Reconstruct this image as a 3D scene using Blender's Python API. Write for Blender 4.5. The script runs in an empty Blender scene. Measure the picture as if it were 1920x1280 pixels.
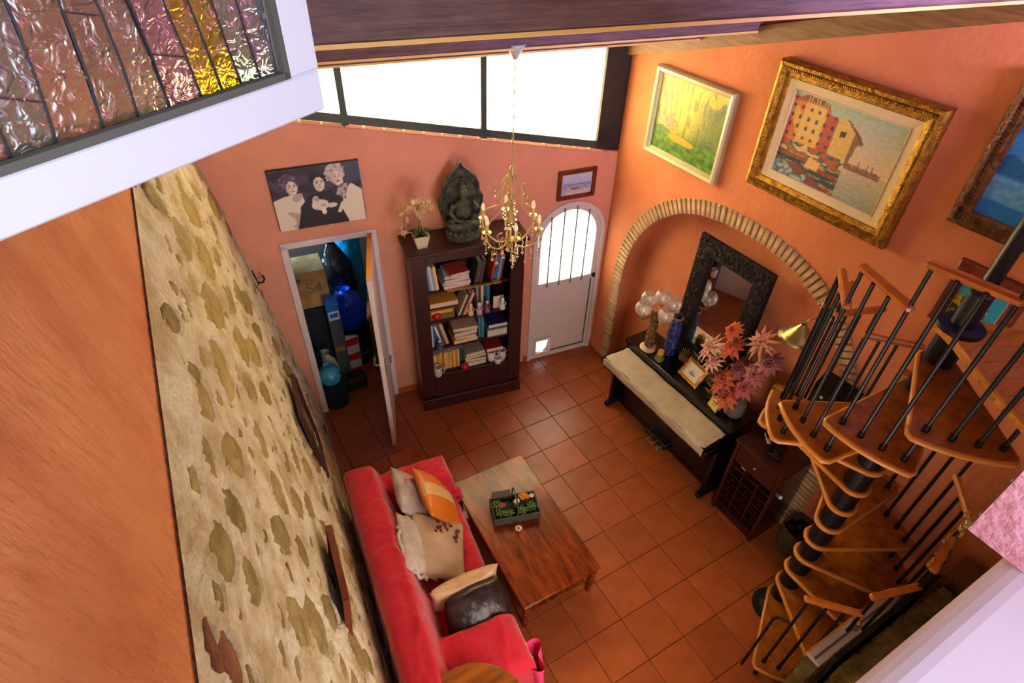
import bpy, bmesh, math, random
from mathutils import Vector, Matrix, Euler, noise
from math import sin, cos, pi, radians, sqrt, atan2

random.seed(7)
SC = bpy.context.scene
COL = SC.collection

# ------------------------------------------------------------------ camera
cam_d = bpy.data.cameras.new('camera'); cam = bpy.data.objects.new('camera', cam_d); COL.objects.link(cam)
cam_d.sensor_width = 36; cam_d.lens = 1097.94 / 1920 * 36; cam_d.clip_start = 0.02
_R = ((0.8665265, 0.3053543, -0.3948299), (-0.4983861, 0.5725296, -0.6510155), (0.0272614, 0.7608999, 0.6482964))
cam.matrix_world = Matrix.Translation((-2.151, -3.25, 4.441)) @ Matrix(_R).to_4x4()
SC.camera = cam

# ------------------------------------------------------------------ world, lights, exposure
SC.view_settings.view_transform = 'Standard'
SC.view_settings.look = 'None'
SC.view_settings.gamma = 1
SC.view_settings.use_curve_mapping = False
SC.view_settings.exposure = 0.3

CO = Vector((1.335, 0.743, 0))                     # far right corner of the room on the floor
YF = radians(-7.7)                                 # far wall runs at -7.7 degrees
FX = Vector((cos(YF), sin(YF), 0)); FN = Vector((-sin(YF), cos(YF), 0))
YR = radians(-88.5)                                # right wall, seen from the room
RX = Vector((cos(YR), sin(YR), 0)); RN = Vector((-sin(YR), cos(YR), 0))
LD = Vector((-0.0993, -0.99506, 0))                # left wall runs this way towards the near wall
LB = Vector((-1.707, 1.154, 0))
def FP(s, d=0, z=0): return CO + FX * s - FN * d + Vector((0, 0, z))      # s along far wall, d into the room
def RP(s, d=0, z=0): return CO + RX * s - RN * d + Vector((0, 0, z))

W = bpy.data.worlds.new('world'); SC.world = W; W.use_nodes = True
bg = W.node_tree.nodes['Background']; bg.inputs[0].default_value = (0.80, 0.90, 1.0, 1); bg.inputs[1].default_value = 2.2

def area(name, loc, direction, sx, sy, power, color):
    l = bpy.data.lights.new(name, 'AREA'); l.shape = 'RECTANGLE'; l.size = sx; l.size_y = sy
    l.energy = power; l.color = color
    o = bpy.data.objects.new(name, l); COL.objects.link(o); o.location = loc
    o.rotation_euler = Vector(direction).to_track_quat('-Z', 'Y').to_euler()
    return o
# daylight behind the clerestory window, behind the glazed door, in the store room and, assumed, in the upper room behind the camera
area('daylight_clerestory', FP(-1.6, -0.75, 3.0), -FN + Vector((0, 0, -0.12)), 4.2, 1.5, 800, (1.0, 0.75, 0.38))
area('daylight_door', FP(-0.42, -0.6, 1.55), -FN + Vector((0, 0, 0.05)), 1.0, 1.3, 30, (1.0, 0.86, 0.68))
area('unseen_daylight_upper_room', (-1.7, -5.4, 4.75), (0.15, 1, -0.12), 1.9, 1.3, 54, (0.66, 0.66, 1.0))  # assumed source, out of view behind the camera
area('added_fill_ground_floor', (-1.0, -3.12, 1.5), (.05, 1, 0.14), 1.0, 1.8, 34, (1.0, 0.84, 0.76))  # added to light the far wall
area('unseen_daylight_landing', (.85, -4.1, 4.2), (0.28, 1, -0.1), .8, .7, 140, (0.60, 0.44, 1.0))  # assumed source, unseen, behind a gap added above the landing
area('daylight_store_room', FP(-3.9, -1.2, 1.7), (1, 0.0, -0.25), 0.7, 0.7, 95, (0.45, 0.75, 1.0))

# ------------------------------------------------------------------ materials
def lin(c):
    if isinstance(c, str):
        c = [int(c[i:i + 2], 16) / 255 for i in (0, 2, 4)]
    return tuple(x / 12.92 if x <= 0.04045 else ((x + 0.055) / 1.055) ** 2.4 for x in c) + (1,)
MATS = {}
def M(name, c='808080', rough=.6, metal=0, spec=.5, var=0, vscale=8, c2=None, bump=0, bscale=40, rnd=0,
      stretch=(1, 1, 1), detail=4, trans=0, coat=0, alpha=1, emit=None, estr=1, wave=0, lo=.35, hi=.65, sheen=0, obj=True):
    if name in MATS: return MATS[name]
    m = bpy.data.materials.new(name); m.use_nodes = True; MATS[name] = m
    nt = m.node_tree; N = nt.nodes; L = nt.links; p = N['Principled BSDF']
    p.inputs['Base Color'].default_value = lin(c); p.inputs['Roughness'].default_value = rough
    p.inputs['Metallic'].default_value = metal; p.inputs['Specular IOR Level'].default_value = spec
    p.inputs['Transmission Weight'].default_value = trans; p.inputs['Coat Weight'].default_value = coat
    p.inputs['Coat Roughness'].default_value = .12
    p.inputs['Alpha'].default_value = alpha; p.inputs['Sheen Weight'].default_value = sheen
    if emit: p.inputs['Emission Color'].default_value = lin(emit); p.inputs['Emission Strength'].default_value = estr
    tc = N.new('ShaderNodeTexCoord'); mp = N.new('ShaderNodeMapping'); mp.inputs['Scale'].default_value = stretch
    L.new(tc.outputs['Object'], mp.inputs['Vector']); src = mp.outputs['Vector']
    col = None
    if c2 is not None or var:
        nz = N.new('ShaderNodeTexNoise'); nz.inputs['Scale'].default_value = vscale; nz.inputs['Detail'].default_value = detail
        nz.inputs['Roughness'].default_value = .6
        L.new(src, nz.inputs['Vector']); rp = N.new('ShaderNodeValToRGB')
        a = lin(c); b = lin(c2) if c2 is not None else tuple(x * (1 - var) for x in a[:3]) + (1,)
        rp.color_ramp.elements[0].position = lo; rp.color_ramp.elements[1].position = hi
        rp.color_ramp.elements[0].color = b; rp.color_ramp.elements[1].color = a
        L.new(nz.outputs['Fac'], rp.inputs['Fac']); col = rp.outputs['Color']
    if rnd:
        oi = N.new('ShaderNodeObjectInfo'); hs = N.new('ShaderNodeHueSaturation'); ma = N.new('ShaderNodeMapRange')
        ma.inputs['To Min'].default_value = 1 - rnd; ma.inputs['To Max'].default_value = 1 + rnd
        L.new(oi.outputs['Random'], ma.inputs['Value']); L.new(ma.outputs['Result'], hs.inputs['Value'])
        if col: L.new(col, hs.inputs['Color'])
        else: hs.inputs['Color'].default_value = lin(c)
        col = hs.outputs['Color']
    if col: L.new(col, p.inputs['Base Color'])
    if bump:
        nb = N.new('ShaderNodeTexNoise'); nb.inputs['Scale'].default_value = bscale; nb.inputs['Detail'].default_value = 5
        L.new(src, nb.inputs['Vector']); bu = N.new('ShaderNodeBump'); bu.inputs['Strength'].default_value = bump
        bu.inputs['Distance'].default_value = .02
        L.new(nb.outputs['Fac'], bu.inputs['Height']); L.new(bu.outputs['Normal'], p.inputs['Normal'])
    return m

m_wall = M('painted plaster coral', 'e09f80', .85, spec=.2, var=.08, vscale=3, bump=.25, bscale=30)
m_wallR = M('painted plaster rose', 'cf8258', .85, spec=.2, c2='c5774c', vscale=2, bump=.25, bscale=25)
m_orange = M('rough orange plaster', 'db9866', .9, spec=.15, c2='bd7048', vscale=3.2, bump=1.0, bscale=34, stretch=(1, 1, .45), lo=.3, hi=.7)
m_pink = M('pink painted plaster', 'e09ca8', .8, spec=.2, c2='cf8088', vscale=9, bump=.5, bscale=60, lo=.25, hi=.5)
m_sill = M('pale sill plaster', 'cdbcc6', .75, spec=.2)
m_mortar = M('cream lime mortar', 'dcd6b8', .9, spec=.15, c2='b8a67c', vscale=4.5, bump=1.0, bscale=34, lo=.38, hi=.58, detail=10)
m_stone = M('field stone', 'a8965f', .85, spec=.2, c2='857344', vscale=9, bump=.9, bscale=38, rnd=.25)
m_stone2 = M('ochre field stone', 'b58a1e', .85, c2='8a6518', vscale=9, bump=.8, bscale=38)
m_stone3 = M('red brown field stone', '8d5a34', .85, c2='75452a', vscale=9, bump=.8, bscale=38)
m_tile = M('terracotta floor tile', 'a3562c', .32, spec=.45, c2='8a4420', vscale=5, bump=.06, bscale=30, rnd=.10, lo=.25, hi=.75)
m_grout = M('dark grout', '4a2a1a', .9)
m_beam = M('dark stained beam', '80625a', .6, c2='604740', vscale=5, stretch=(1, 12, 12), bump=.2, bscale=20)
m_beamE = M('pine rafter', '8a6232', .6, c2='6b4820', vscale=6, stretch=(1, 10, 10))
m_white = M('white lacquer', 'd2d6dc', .4, spec=.3)
m_doorw = M('white metal door', 'd9d3cf', .45, spec=.4)
m_steel = M('grey painted steel', '6c7274', .5)
m_wframe = M('dark green window frame', '34453f', .5)
m_jamb = M('dark window reveal', '1f1c14', .7)
m_dark = M('dark gap', '0c0a09', .9)
m_book = M('mahogany', '3a1717', .38, c2='270e0e', vscale=6, stretch=(6, 6, 1), coat=.25)
m_brickarch = M('pale yellow brick', 'c4a67c', .9, c2='a88a60', vscale=14, bump=.6, bscale=40, rnd=.14)
m_black = M('black lacquer', '06080a', .25, coat=.2)
m_blackm = M('black matte metal', '0a0c10', .45, spec=.35)
m_wood = M('oiled oak tread', 'a8601e', .34, c2='7a3e10', vscale=4, stretch=(3, 3, 3), coat=.25, detail=6, rnd=.08)
m_edge = M('light oak edge', 'c07c2c', .4)
m_rail = M('orange varnished handrail', 'c47020', .3, c2='a85814', vscale=8, coat=.4)
m_plank = M('oak plank', 'c8862e', .35, c2='a8641c', vscale=4, stretch=(1, 9, 9), coat=.3, rnd=.1)
m_table = M('cherry table', '8a3c16', .25, c2='541f08', vscale=4, stretch=(5, 1, 5), spec=.3)
m_red = M('red cotton throw', 'c4152f', .8, spec=.25, var=.10, vscale=5, bump=.9, bscale=9, sheen=.3)
m_gold = M('antique gold', 'b88a2a', .38, metal=.75, c2='7c5614', vscale=30, bump=.4, bscale=80)
m_goldb = M('brown gold carved', '7b5220', .45, metal=.5, c2='4c2d10', vscale=30, bump=.4, bscale=70)
m_linen = M('cream linen slip', 'd9c596', .8)
m_silver = M('champagne silver frame', 'c3bd92', .4, metal=.35)
m_brown = M('brown wood frame', '7b3418', .4, c2='5e2410', vscale=10)
m_carved = M('black carved wood', '1d1511', .6, c2='0d0908', vscale=40, bump=1.0, bscale=60, spec=.2)
m_mirror = M('mirror glass', 'f0f0f0', .02, metal=1)
m_brass = M('aged brass', 'a89c62', .35, metal=.85)
m_ivory = M('cream enamel', 'c8b468', .35, metal=.3)
m_bronze = M('green patinated bronze', '566048', .55, metal=.15, c2='2a3024', vscale=14, bump=.7, bscale=50)
m_steelb = M('brushed steel', 'b8babd', .25, metal=.9)

def glassy(name, tint, mixv, rough=.02, bump=0, bscale=20):
    if name in MATS: return MATS[name]
    m = bpy.data.materials.new(name); m.use_nodes = True; MATS[name] = m
    nt = m.node_tree; N = nt.nodes; L = nt.links; N.remove(N['Principled BSDF'])
    t = N.new('ShaderNodeBsdfTransparent'); t.inputs[0].default_value = lin(tint)
    g = N.new('ShaderNodeBsdfGlossy'); g.inputs['Roughness'].default_value = rough
    mx = N.new('ShaderNodeMixShader'); mx.inputs[0].default_value = mixv
    L.new(t.outputs[0], mx.inputs[1]); L.new(g.outputs[0], mx.inputs[2]); L.new(mx.outputs[0], N['Material Output'].inputs[0])
    if bump:
        tc = N.new('ShaderNodeTexCoord'); nb = N.new('ShaderNodeTexNoise'); nb.inputs['Scale'].default_value = bscale
        L.new(tc.outputs['Object'], nb.inputs['Vector']); bu = N.new('ShaderNodeBump'); bu.inputs['Strength'].default_value = bump
        bu.inputs['Distance'].default_value = .02
        L.new(nb.outputs['Fac'], bu.inputs['Height']); L.new(bu.outputs['Normal'], g.inputs['Normal'])
    return m
m_pane = glassy('window pane', 'f4f6f2', .06)
def frosted(name, mixv):
    m = bpy.data.materials.new(name); m.use_nodes = True; MATS[name] = m
    nt = m.node_tree; N = nt.nodes; L = nt.links; N.remove(N['Principled BSDF'])
    t = N.new('ShaderNodeBsdfTransparent'); g = N.new('ShaderNodeBsdfTranslucent'); g.inputs[0].default_value = (.95, .95, .92, 1)
    mx = N.new('ShaderNodeMixShader'); mx.inputs[0].default_value = mixv
    L.new(t.outputs[0], mx.inputs[1]); L.new(g.outputs[0], mx.inputs[2]); L.new(mx.outputs[0], N['Material Output'].inputs[0])
    return m
def cloudy(name, c, wt, wd, wg):
    m = bpy.data.materials.new(name); m.use_nodes = True; MATS[name] = m
    nt = m.node_tree; N = nt.nodes; L = nt.links; N.remove(N['Principled BSDF'])
    t = N.new('ShaderNodeBsdfTransparent'); d = N.new('ShaderNodeBsdfDiffuse'); d.inputs[0].default_value = lin(c)
    g = N.new('ShaderNodeBsdfGlossy'); g.inputs['Roughness'].default_value = .15
    a = N.new('ShaderNodeMixShader'); a.inputs[0].default_value = wd; b = N.new('ShaderNodeMixShader'); b.inputs[0].default_value = wg
    L.new(t.outputs[0], a.inputs[1]); L.new(d.outputs[0], a.inputs[2]); L.new(a.outputs[0], b.inputs[1]); L.new(g.outputs[0], b.inputs[2])
    L.new(b.outputs[0], N['Material Output'].inputs[0]); return m
m_globe = cloudy('clear globe glass', 'ece0d8', .6, .22, .10)
m_frost = frosted('frosted window pane', .75)

m_crystal = glassy('clear crystal', 'f4efd8', .4, .05)
def cathedral(name, c):
    if name in MATS: return MATS[name]
    m = bpy.data.materials.new(name); m.use_nodes = True; MATS[name] = m
    nt = m.node_tree; N = nt.nodes; L = nt.links; N.remove(N['Principled BSDF'])
    rf = N.new('ShaderNodeBsdfRefraction'); rf.inputs['Color'].default_value = lin(c); rf.inputs['IOR'].default_value = 1.25; rf.inputs['Roughness'].default_value = .06
    gl = N.new('ShaderNodeBsdfGlossy'); gl.inputs['Roughness'].default_value = .12
    tl = N.new('ShaderNodeBsdfTranslucent'); tl.inputs['Color'].default_value = lin(c)
    df = N.new('ShaderNodeBsdfDiffuse'); df.inputs['Color'].default_value = tuple(x * .6 for x in lin(c)[:3]) + (1,)
    a = N.new('ShaderNodeMixShader'); a.inputs[0].default_value = .42
    b = N.new('ShaderNodeMixShader'); b.inputs[0].default_value = .10
    d = N.new('ShaderNodeMixShader'); d.inputs[0].default_value = .5
    L.new(tl.outputs[0], d.inputs[1]); L.new(df.outputs[0], d.inputs[2])
    L.new(rf.outputs[0], a.inputs[1]); L.new(gl.outputs[0], a.inputs[2]); L.new(a.outputs[0], b.inputs[1]); L.new(d.outputs[0], b.inputs[2])
    L.new(b.outputs[0], N['Material Output'].inputs[0])
    tc = N.new('ShaderNodeTexCoord'); nb = N.new('ShaderNodeTexNoise'); nb.inputs['Scale'].default_value = 55; nb.inputs['Detail'].default_value = 2
    nb.inputs['Distortion'].default_value = .8
    L.new(tc.outputs['Object'], nb.inputs['Vector']); bu = N.new('ShaderNodeBump'); bu.inputs['Strength'].default_value = .75
    bu.inputs['Distance'].default_value = .006
    L.new(nb.outputs['Fac'], bu.inputs['Height'])
    for s in (rf, gl): L.new(bu.outputs['Normal'], s.inputs['Normal'])
    return m
m_paint = bpy.data.materials.new('painted canvas'); m_paint.use_nodes = True
_n = m_paint.node_tree.nodes; _a = _n.new('ShaderNodeVertexColor'); _a.layer_name = 'Col'
m_paint.node_tree.links.new(_a.outputs['Color'], _n['Principled BSDF'].inputs['Base Color']); _n['Principled BSDF'].inputs['Roughness'].default_value = .5

# ------------------------------------------------------------------ mesh helpers
class MB:
    def __init__(s): s.bm = bmesh.new()
    def _t(s, vs, mat):
        if mat is not None:
            for v in vs: v.co = mat @ v.co
        return s
    def box(s, c, d, rot=None, bev=0, mat=None):
        r = bmesh.ops.create_cube(s.bm, size=1); vs = r['verts']
        for v in vs: v.co = Vector((v.co.x * d[0], v.co.y * d[1], v.co.z * d[2]))
        if bev:
            es = list({e for v in vs for e in v.link_edges})
            r2 = bmesh.ops.bevel(s.bm, geom=es, offset=bev, segments=1, affect='EDGES')
            vs = list({v for f in r2['faces'] for v in f.verts} | {v for v in vs if v.is_valid})
        T = Matrix.Translation(c)
        if rot is not None: T = T @ (rot if isinstance(rot, Matrix) else Euler(rot).to_matrix().to_4x4())
        s._t(vs, T); return s._t(vs, mat)
    def cyl(s, p0, p1, r0, r1=None, n=12, mat=None):
        p0 = Vector(p0); p1 = Vector(p1); d = p1 - p0
        r = bmesh.ops.create_cone(s.bm, cap_ends=True, segments=n, radius1=r0, radius2=r0 if r1 is None else r1, depth=d.length)
        T = Matrix.Translation((p0 + p1) / 2) @ d.to_track_quat('Z', 'Y').to_matrix().to_4x4()
        s._t(r['verts'], T); return s._t(r['verts'], mat)
    def sph(s, c, r, sc=(1, 1, 1), n=2, rot=None, mat=None):
        q = bmesh.ops.create_icosphere(s.bm, subdivisions=n, radius=r)
        T = Matrix.Translation(c)
        if rot is not None: T = T @ Euler(rot).to_matrix().to_4x4()
        T = T @ Matrix.Diagonal((*sc, 1)); s._t(q['verts'], T); return s._t(q['verts'], mat)
    def lathe(s, prof, c=(0, 0, 0), n=20, sx=1, sy=1, mat=None):
        rings = []
        for r, z in prof:
            if r < 1e-5: rings.append([s.bm.verts.new((c[0], c[1], c[2] + z))])
            else: rings.append([s.bm.verts.new((c[0] + r * sx * cos(2 * pi * i / n), c[1] + r * sy * sin(2 * pi * i / n), c[2] + z)) for i in range(n)])
        for a, b in zip(rings, rings[1:]):
            for i in range(n):
                j = (i + 1) % n
                if len(a) == 1 and len(b) == 1: continue
                if len(a) == 1: s.bm.faces.new((a[0], b[j], b[i]))
                elif len(b) == 1: s.bm.faces.new((a[i], a[j], b[0]))
                else: s.bm.faces.new((a[i], a[j], b[j], b[i]))
        for v in rings:
            s._t(v, mat)
        return s
    def tube(s, pts, r, n=8, mat=None, closed=False):
        pts = [Vector(p) for p in pts]; rs = r if isinstance(r, (list, tuple)) else [r] * len(pts)
        rings = []; up = None
        for i, p in enumerate(pts):
            a = pts[max(i - 1, 0)]; b = pts[min(i + 1, len(pts) - 1)]
            if closed: a = pts[i - 1]; b = pts[(i + 1) % len(pts)]
            t = (b - a)
            t = t.normalized() if t.length > 1e-9 else Vector((0, 0, 1))
            if up is None: up = t.orthogonal().normalized()
            up = (up - t * up.dot(t)); up = up.normalized() if up.length > 1e-6 else t.orthogonal().normalized()
            w = t.cross(up)
            rings.append([s.bm.verts.new(p + (up * cos(2 * pi * k / n) + w * sin(2 * pi * k / n)) * rs[i]) for k in range(n)])
        prs = list(zip(rings, rings[1:])) + ([(rings[-1], rings[0])] if closed else [])
        for a, b in prs:
            for k in range(n):
                j = (k + 1) % n; s.bm.faces.new((a[k], a[j], b[j], b[k]))
        if not closed: s.bm.faces.new(rings[0][::-1]); s.bm.faces.new(rings[-1])
        for v in rings: s._t(v, mat)
        return s
    def prism(s, poly, a, b, axis='z', mat=None):
        def P(u, v, w): return {'z': (u, v, w), 'y': (u, w, v), 'x': (w, u, v)}[axis]
        A = [s.bm.verts.new(P(u, v, a)) for u, v in poly]; B = [s.bm.verts.new(P(u, v, b)) for u, v in poly]
        s.bm.faces.new(A[::-1]); s.bm.faces.new(B); n = len(poly)
        for i in range(n): s.bm.faces.new((A[i], A[(i + 1) % n], B[(i + 1) % n], B[i]))
        return s._t(A + B, mat)
    def grid(s, nx, ny, fn, mat=None):
        V = [[s.bm.verts.new(fn(i / nx, j / ny)) for i in range(nx + 1)] for j in range(ny + 1)]
        for j in range(ny):
            for i in range(nx): s.bm.faces.new((V[j][i], V[j][i + 1], V[j + 1][i + 1], V[j + 1][i]))
        for r in V: s._t(r, mat)
        return s
    def build(s, name, m, parent=None, smooth=False, label=None, xf=None, kind=None, sub=0, norm=True):
        if norm: bmesh.ops.recalc_face_normals(s.bm, faces=s.bm.faces)
        me = bpy.data.meshes.new(name); s.bm.to_mesh(me); s.bm.free()
        if smooth:
            for p in me.polygons: p.use_smooth = True
        if m: me.materials.append(m)
        o = bpy.data.objects.new(name, me); COL.objects.link(o)
        if xf is not None: o.matrix_world = xf
        if parent: o.parent = parent
        if label: o['label'] = label
        if kind: o['kind'] = kind
        if sub:
            md = o.modifiers.new('sub', 'SUBSURF'); md.levels = sub; md.render_levels = sub
        return o
def thing(name, label, cat, loc=(0, 0, 0), rz=0, group=None, mat=None):
    o = bpy.data.objects.new(name, None); COL.objects.link(o); o.empty_display_size = .1
    if mat is not None: o.matrix_world = mat
    else: o.location = loc; o.rotation_euler = (0, 0, rz)
    o['label'] = label; o['category'] = cat
    if group: o['group'] = group
    return o
def tag(o, label, cat, group=None):
    o['label'] = label; o['category'] = cat
    if group: o['group'] = group
    return o
def kids(o): return [c for c in COL.objects if c.parent == o]
def dup(root, loc=None, rz=None, label=None):
    r = root.copy(); COL.objects.link(r)
    if loc is not None: r.location = loc
    if rz is not None: r.rotation_euler = (0, 0, rz)
    if label: r['label'] = label
    for ch in kids(root):
        c = ch.copy(); COL.objects.link(c); c.parent = r
        for g in kids(ch):
            d = g.copy(); COL.objects.link(d); d.parent = c
    return r
MF = Matrix.Translation(CO) @ Matrix.Rotation(YF, 4, 'Z')       # far wall frame: x along, y into the wall
MR = Matrix.Translation(CO) @ Matrix.Rotation(YR, 4, 'Z')       # right wall frame
_lx = -LD; _lz = Vector((-0.139, 0.019, 1.0)).normalized(); _ly = _lz.cross(_lx).normalized(); _lz = _lx.cross(_ly)
ML = Matrix.Translation(LB) @ Matrix((( _lx.x, _ly.x, _lz.x), (_lx.y, _ly.y, _lz.y), (_lx.z, _ly.z, _lz.z))).to_4x4()   # x towards far wall
def cpaint(name, w, h, fn, nx, ny, parent, y, cx=0, cz=0):
    me = bpy.data.meshes.new(name); vs = []; fs = []
    for j in range(ny + 1):
        for i in range(nx + 1): vs.append((cx - w / 2 + w * i / nx, y, cz - h / 2 + h * j / ny))
    for j in range(ny):
        for i in range(nx):
            a = j * (nx + 1) + i; fs.append((a, a + 1, a + nx + 2, a + nx + 1))
    n0 = len(vs)
    vs += [(cx - w / 2, y + .006, cz - h / 2), (cx + w / 2, y + .006, cz - h / 2), (cx + w / 2, y + .006, cz + h / 2), (cx - w / 2, y + .006, cz + h / 2)]
    fs.append((n0 + 3, n0 + 2, n0 + 1, n0))
    me.from_pydata(vs, [], fs); at = me.color_attributes.new('Col', 'FLOAT_COLOR', 'POINT')
    buf = []
    for j in range(ny + 1):
        for i in range(nx + 1): buf += list(lin(fn(i / nx, j / ny)))
    buf += [.3, .25, .2, 1] * 4
    at.data.foreach_set('color', buf); me.materials.append(m_paint)
    o = bpy.data.objects.new(name, me); COL.objects.link(o); o.parent = parent
    return o
def n2(u, v, s, k=0): return noise.noise(Vector((u * s, v * s, k)))
def hx(h): return tuple(int(h[i:i + 2], 16) / 255 for i in (0, 2, 4))
def mixc(a, b, t): t = max(0, min(1, t)); return tuple(x + (y - x) * t for x, y in zip(a, b))
def inpoly(P, x, y):
    c = False; j = len(P) - 1
    for i in range(len(P)):
        if (P[i][1] > y) != (P[j][1] > y) and x < (P[j][0] - P[i][0]) * (y - P[i][1]) / (P[j][1] - P[i][1]) + P[i][0]: c = not c
        j = i
    return c
def inell(x, y, cx, cy, a, b): return ((x - cx) / a) ** 2 + ((y - cy) / b) ** 2 < 1
# ================================================================== THE SETTING
ROOF0, SL = 3.25, 0.288                                    # underside of the purlins: z = ROOF0 + SL * d
# floor: grout bed and one object per tile
fl = MB().box((-.7, -.4, -.06), (5.6, 6.4, .1)).build('floor', m_grout, kind='structure')
T = .33
tb = MB().box((0, 0, 0), (.3262, .3262, .014), bev=.0025)
tm = None
for i in range(-9, 8):
    for j in range(-9, 11):
        x = (i + .5) * T; y = -(j + .5) * T
        if x > 1.52 or y < -3.35: continue
        wall_y = CO.y + (x - CO.x) * math.tan(YF)
        lx = -1.707 - (1.154 - y) * .0998
        if y > wall_y + .12:
            s = (Vector((x, y, 0)) - CO).dot(FX)
            if not (-3.9 < s < -1.7 and y < 3.0): continue
        elif x < lx - .15: continue
        if tm is None: o = tb.build('tile', m_tile); tm = o.data
        else: o = bpy.data.objects.new('tile', tm); COL.objects.link(o)
        o.location = (x, y, -.007 + random.uniform(-.0006, .0006)); o.parent = fl

def sillz(s): return 2.305 - .2145 * s
# far wall with the doorway and the arched door cut out of its outline
arc = [(-.42 - .372 * cos(a), 1.505 + .372 * sin(a)) for a in [pi * k / 16 for k in range(17)]]
outl = [(-3.95, 0), (-3.03, 0), (-3.03, 1.925), (-2.29, 1.925), (-2.29, 0), (-.792, 0)] + arc + [(-.048, 0), (.25, 0), (.25, sillz(.25)), (-3.95, sillz(-3.95))]
MB().prism(outl, 0, .22, 'y').build('wall_far', m_wall, xf=MF, kind='structure')
# uneven sill bricks along the top of the far wall
m = MB()
for k in range(24):
    s = -3.6 + k * .15
    m.box((s + .073, .09, sillz(s + .075) + .002), (.14, .2, .02), rot=(0, math.atan(.2145), 0), bev=.006)
m.build('trim_1', m_wall, xf=MF, kind='structure')
# far wall skirting
m = MB().box((-.02 - .005, -.008, .035), (.04, .016, .07)).box((-.825, -.008, .035), (.05, .016, .07)).box((-2.12, -.008, .035), (.3, .016, .07)).build('baseboard_far', M('terracotta skirting', 'b0582c', .5), xf=MF, kind='structure')

# clerestory window band
wf = bpy.data.objects.new('window_1', None); COL.objects.link(wf); wf.matrix_world = MF; wf['kind'] = 'structure'
tr = math.atan(-.2145)
def zrail(s, o): return sillz(s) + o
m = MB().prism([(-3.95, sillz(-3.95) + .02), (-.05, sillz(-.05) + .02), (-.05, sillz(-.05) + .085), (-3.95, sillz(-3.95) + .085)], .012, .06, 'y')
m.build('window_rail', m_wframe, wf)
MB().box((-2, .04, 3.26), (3.9, .06, .07)).build('window_rail', m_wframe, wf)
for s in (-1.302, -2.384, -3.45):
    MB().box((s, .038, (sillz(s) + 3.25) / 2), (.048, .055, 3.25 - sillz(s))).build('mullion', m_wframe, wf)
MB().prism([(-.235, sillz(-.235) + .02), (.04, sillz(.04) + .02), (.04, 3.3), (-.235, 3.3)], .005, .16, 'y').build('window_jamb', m_jamb, wf)
for a, b in ((-.235, -1.28), (-1.325, -2.36), (-2.41, -3.43), (-3.47, -3.95)):
    MB().prism([(b, sillz(b) + .06), (a, sillz(a) + .06), (a, 3.24), (b, 3.24)], .040, .044, 'y').build('pane', m_frost, wf)

# right wall with the arched niche
def arch(t, off=0):                                       # superellipse around the niche, t 0..1 from left leg foot to right leg foot
    hw, rise, z0, c = 1.325 - off, 1.37 - off, 1.0, 1.525
    L1 = z0; L2 = 3.6; tot = L1 * 2 + L2; q = t * tot
    if q < L1: return (c - hw, q)
    if q > tot - L1: return (c + hw, tot - q)
    a = pi * (q - L1) / L2
    ca, sa = cos(a), sin(a)
    return (c - hw * (abs(ca) ** (2 / 2.3)) * (1 if ca > 0 else -1), z0 + rise * sa ** (2 / 2.3))
inn = [arch(k / 60, .13) for k in range(61)]
rw = [(-.02, 0)] + inn + [(4.35, 0), (4.35, 3.7 + SL * 4.35), (-.02, 3.7)]
MB().prism(rw, 0, .16, 'y').build('wall_right', m_wallR, xf=MR, kind='structure')
MB().box((1.53, .22, 1.25), (3.0, .12, 2.5)).build('wall_niche', m_wallR, xf=MR, kind='structure')
# brick arch, one object per brick
ar = thing('brick_arch', 'arch of thin pale yellow bricks framing the niche above the black piano', 'arch', mat=MR)
pts = [arch(k / 1600, .065) for k in range(1601)]
acc = [0]
for a, b in zip(pts, pts[1:]): acc.append(acc[-1] + math.dist(a, b))
nb = int(acc[-1] / .051); bmesh_brick = MB().box((0, 0, 0), (.037, .05, .13), bev=.004); bo = None; idx = 0
for k in range(nb):
    q = (k + .5) * acc[-1] / nb
    while acc[idx] < q: idx += 1
    a, b = pts[idx - 1], pts[idx]; ang = atan2(b[1] - a[1], b[0] - a[0])
    if bo is None: o = bmesh_brick.build('brick', m_brickarch); bo = o.data
    else: o = bpy.data.objects.new('brick', bo); COL.objects.link(o)
    o.parent = ar; o.location = (a[0], .008 + random.uniform(-.004, .004), a[1]); o.rotation_euler = (0, -ang + random.uniform(-.03, .03), 0)
# mortar behind the bricks
m = MB()
for k in range(120):
    (x0, z0), (x1, z1) = arch(k / 120, .01), arch((k + 1) / 120, .01); (x2, z2), (x3, z3) = arch((k + 1) / 120, .12), arch(k / 120, .12)
    m.prism([(x0, z0), (x1, z1), (x2, z2), (x3, z3)], -.006, .03, 'y')
m.build('mortar', M('arch mortar', '9a7442', .95, bump=.5, bscale=60), ar)

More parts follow.
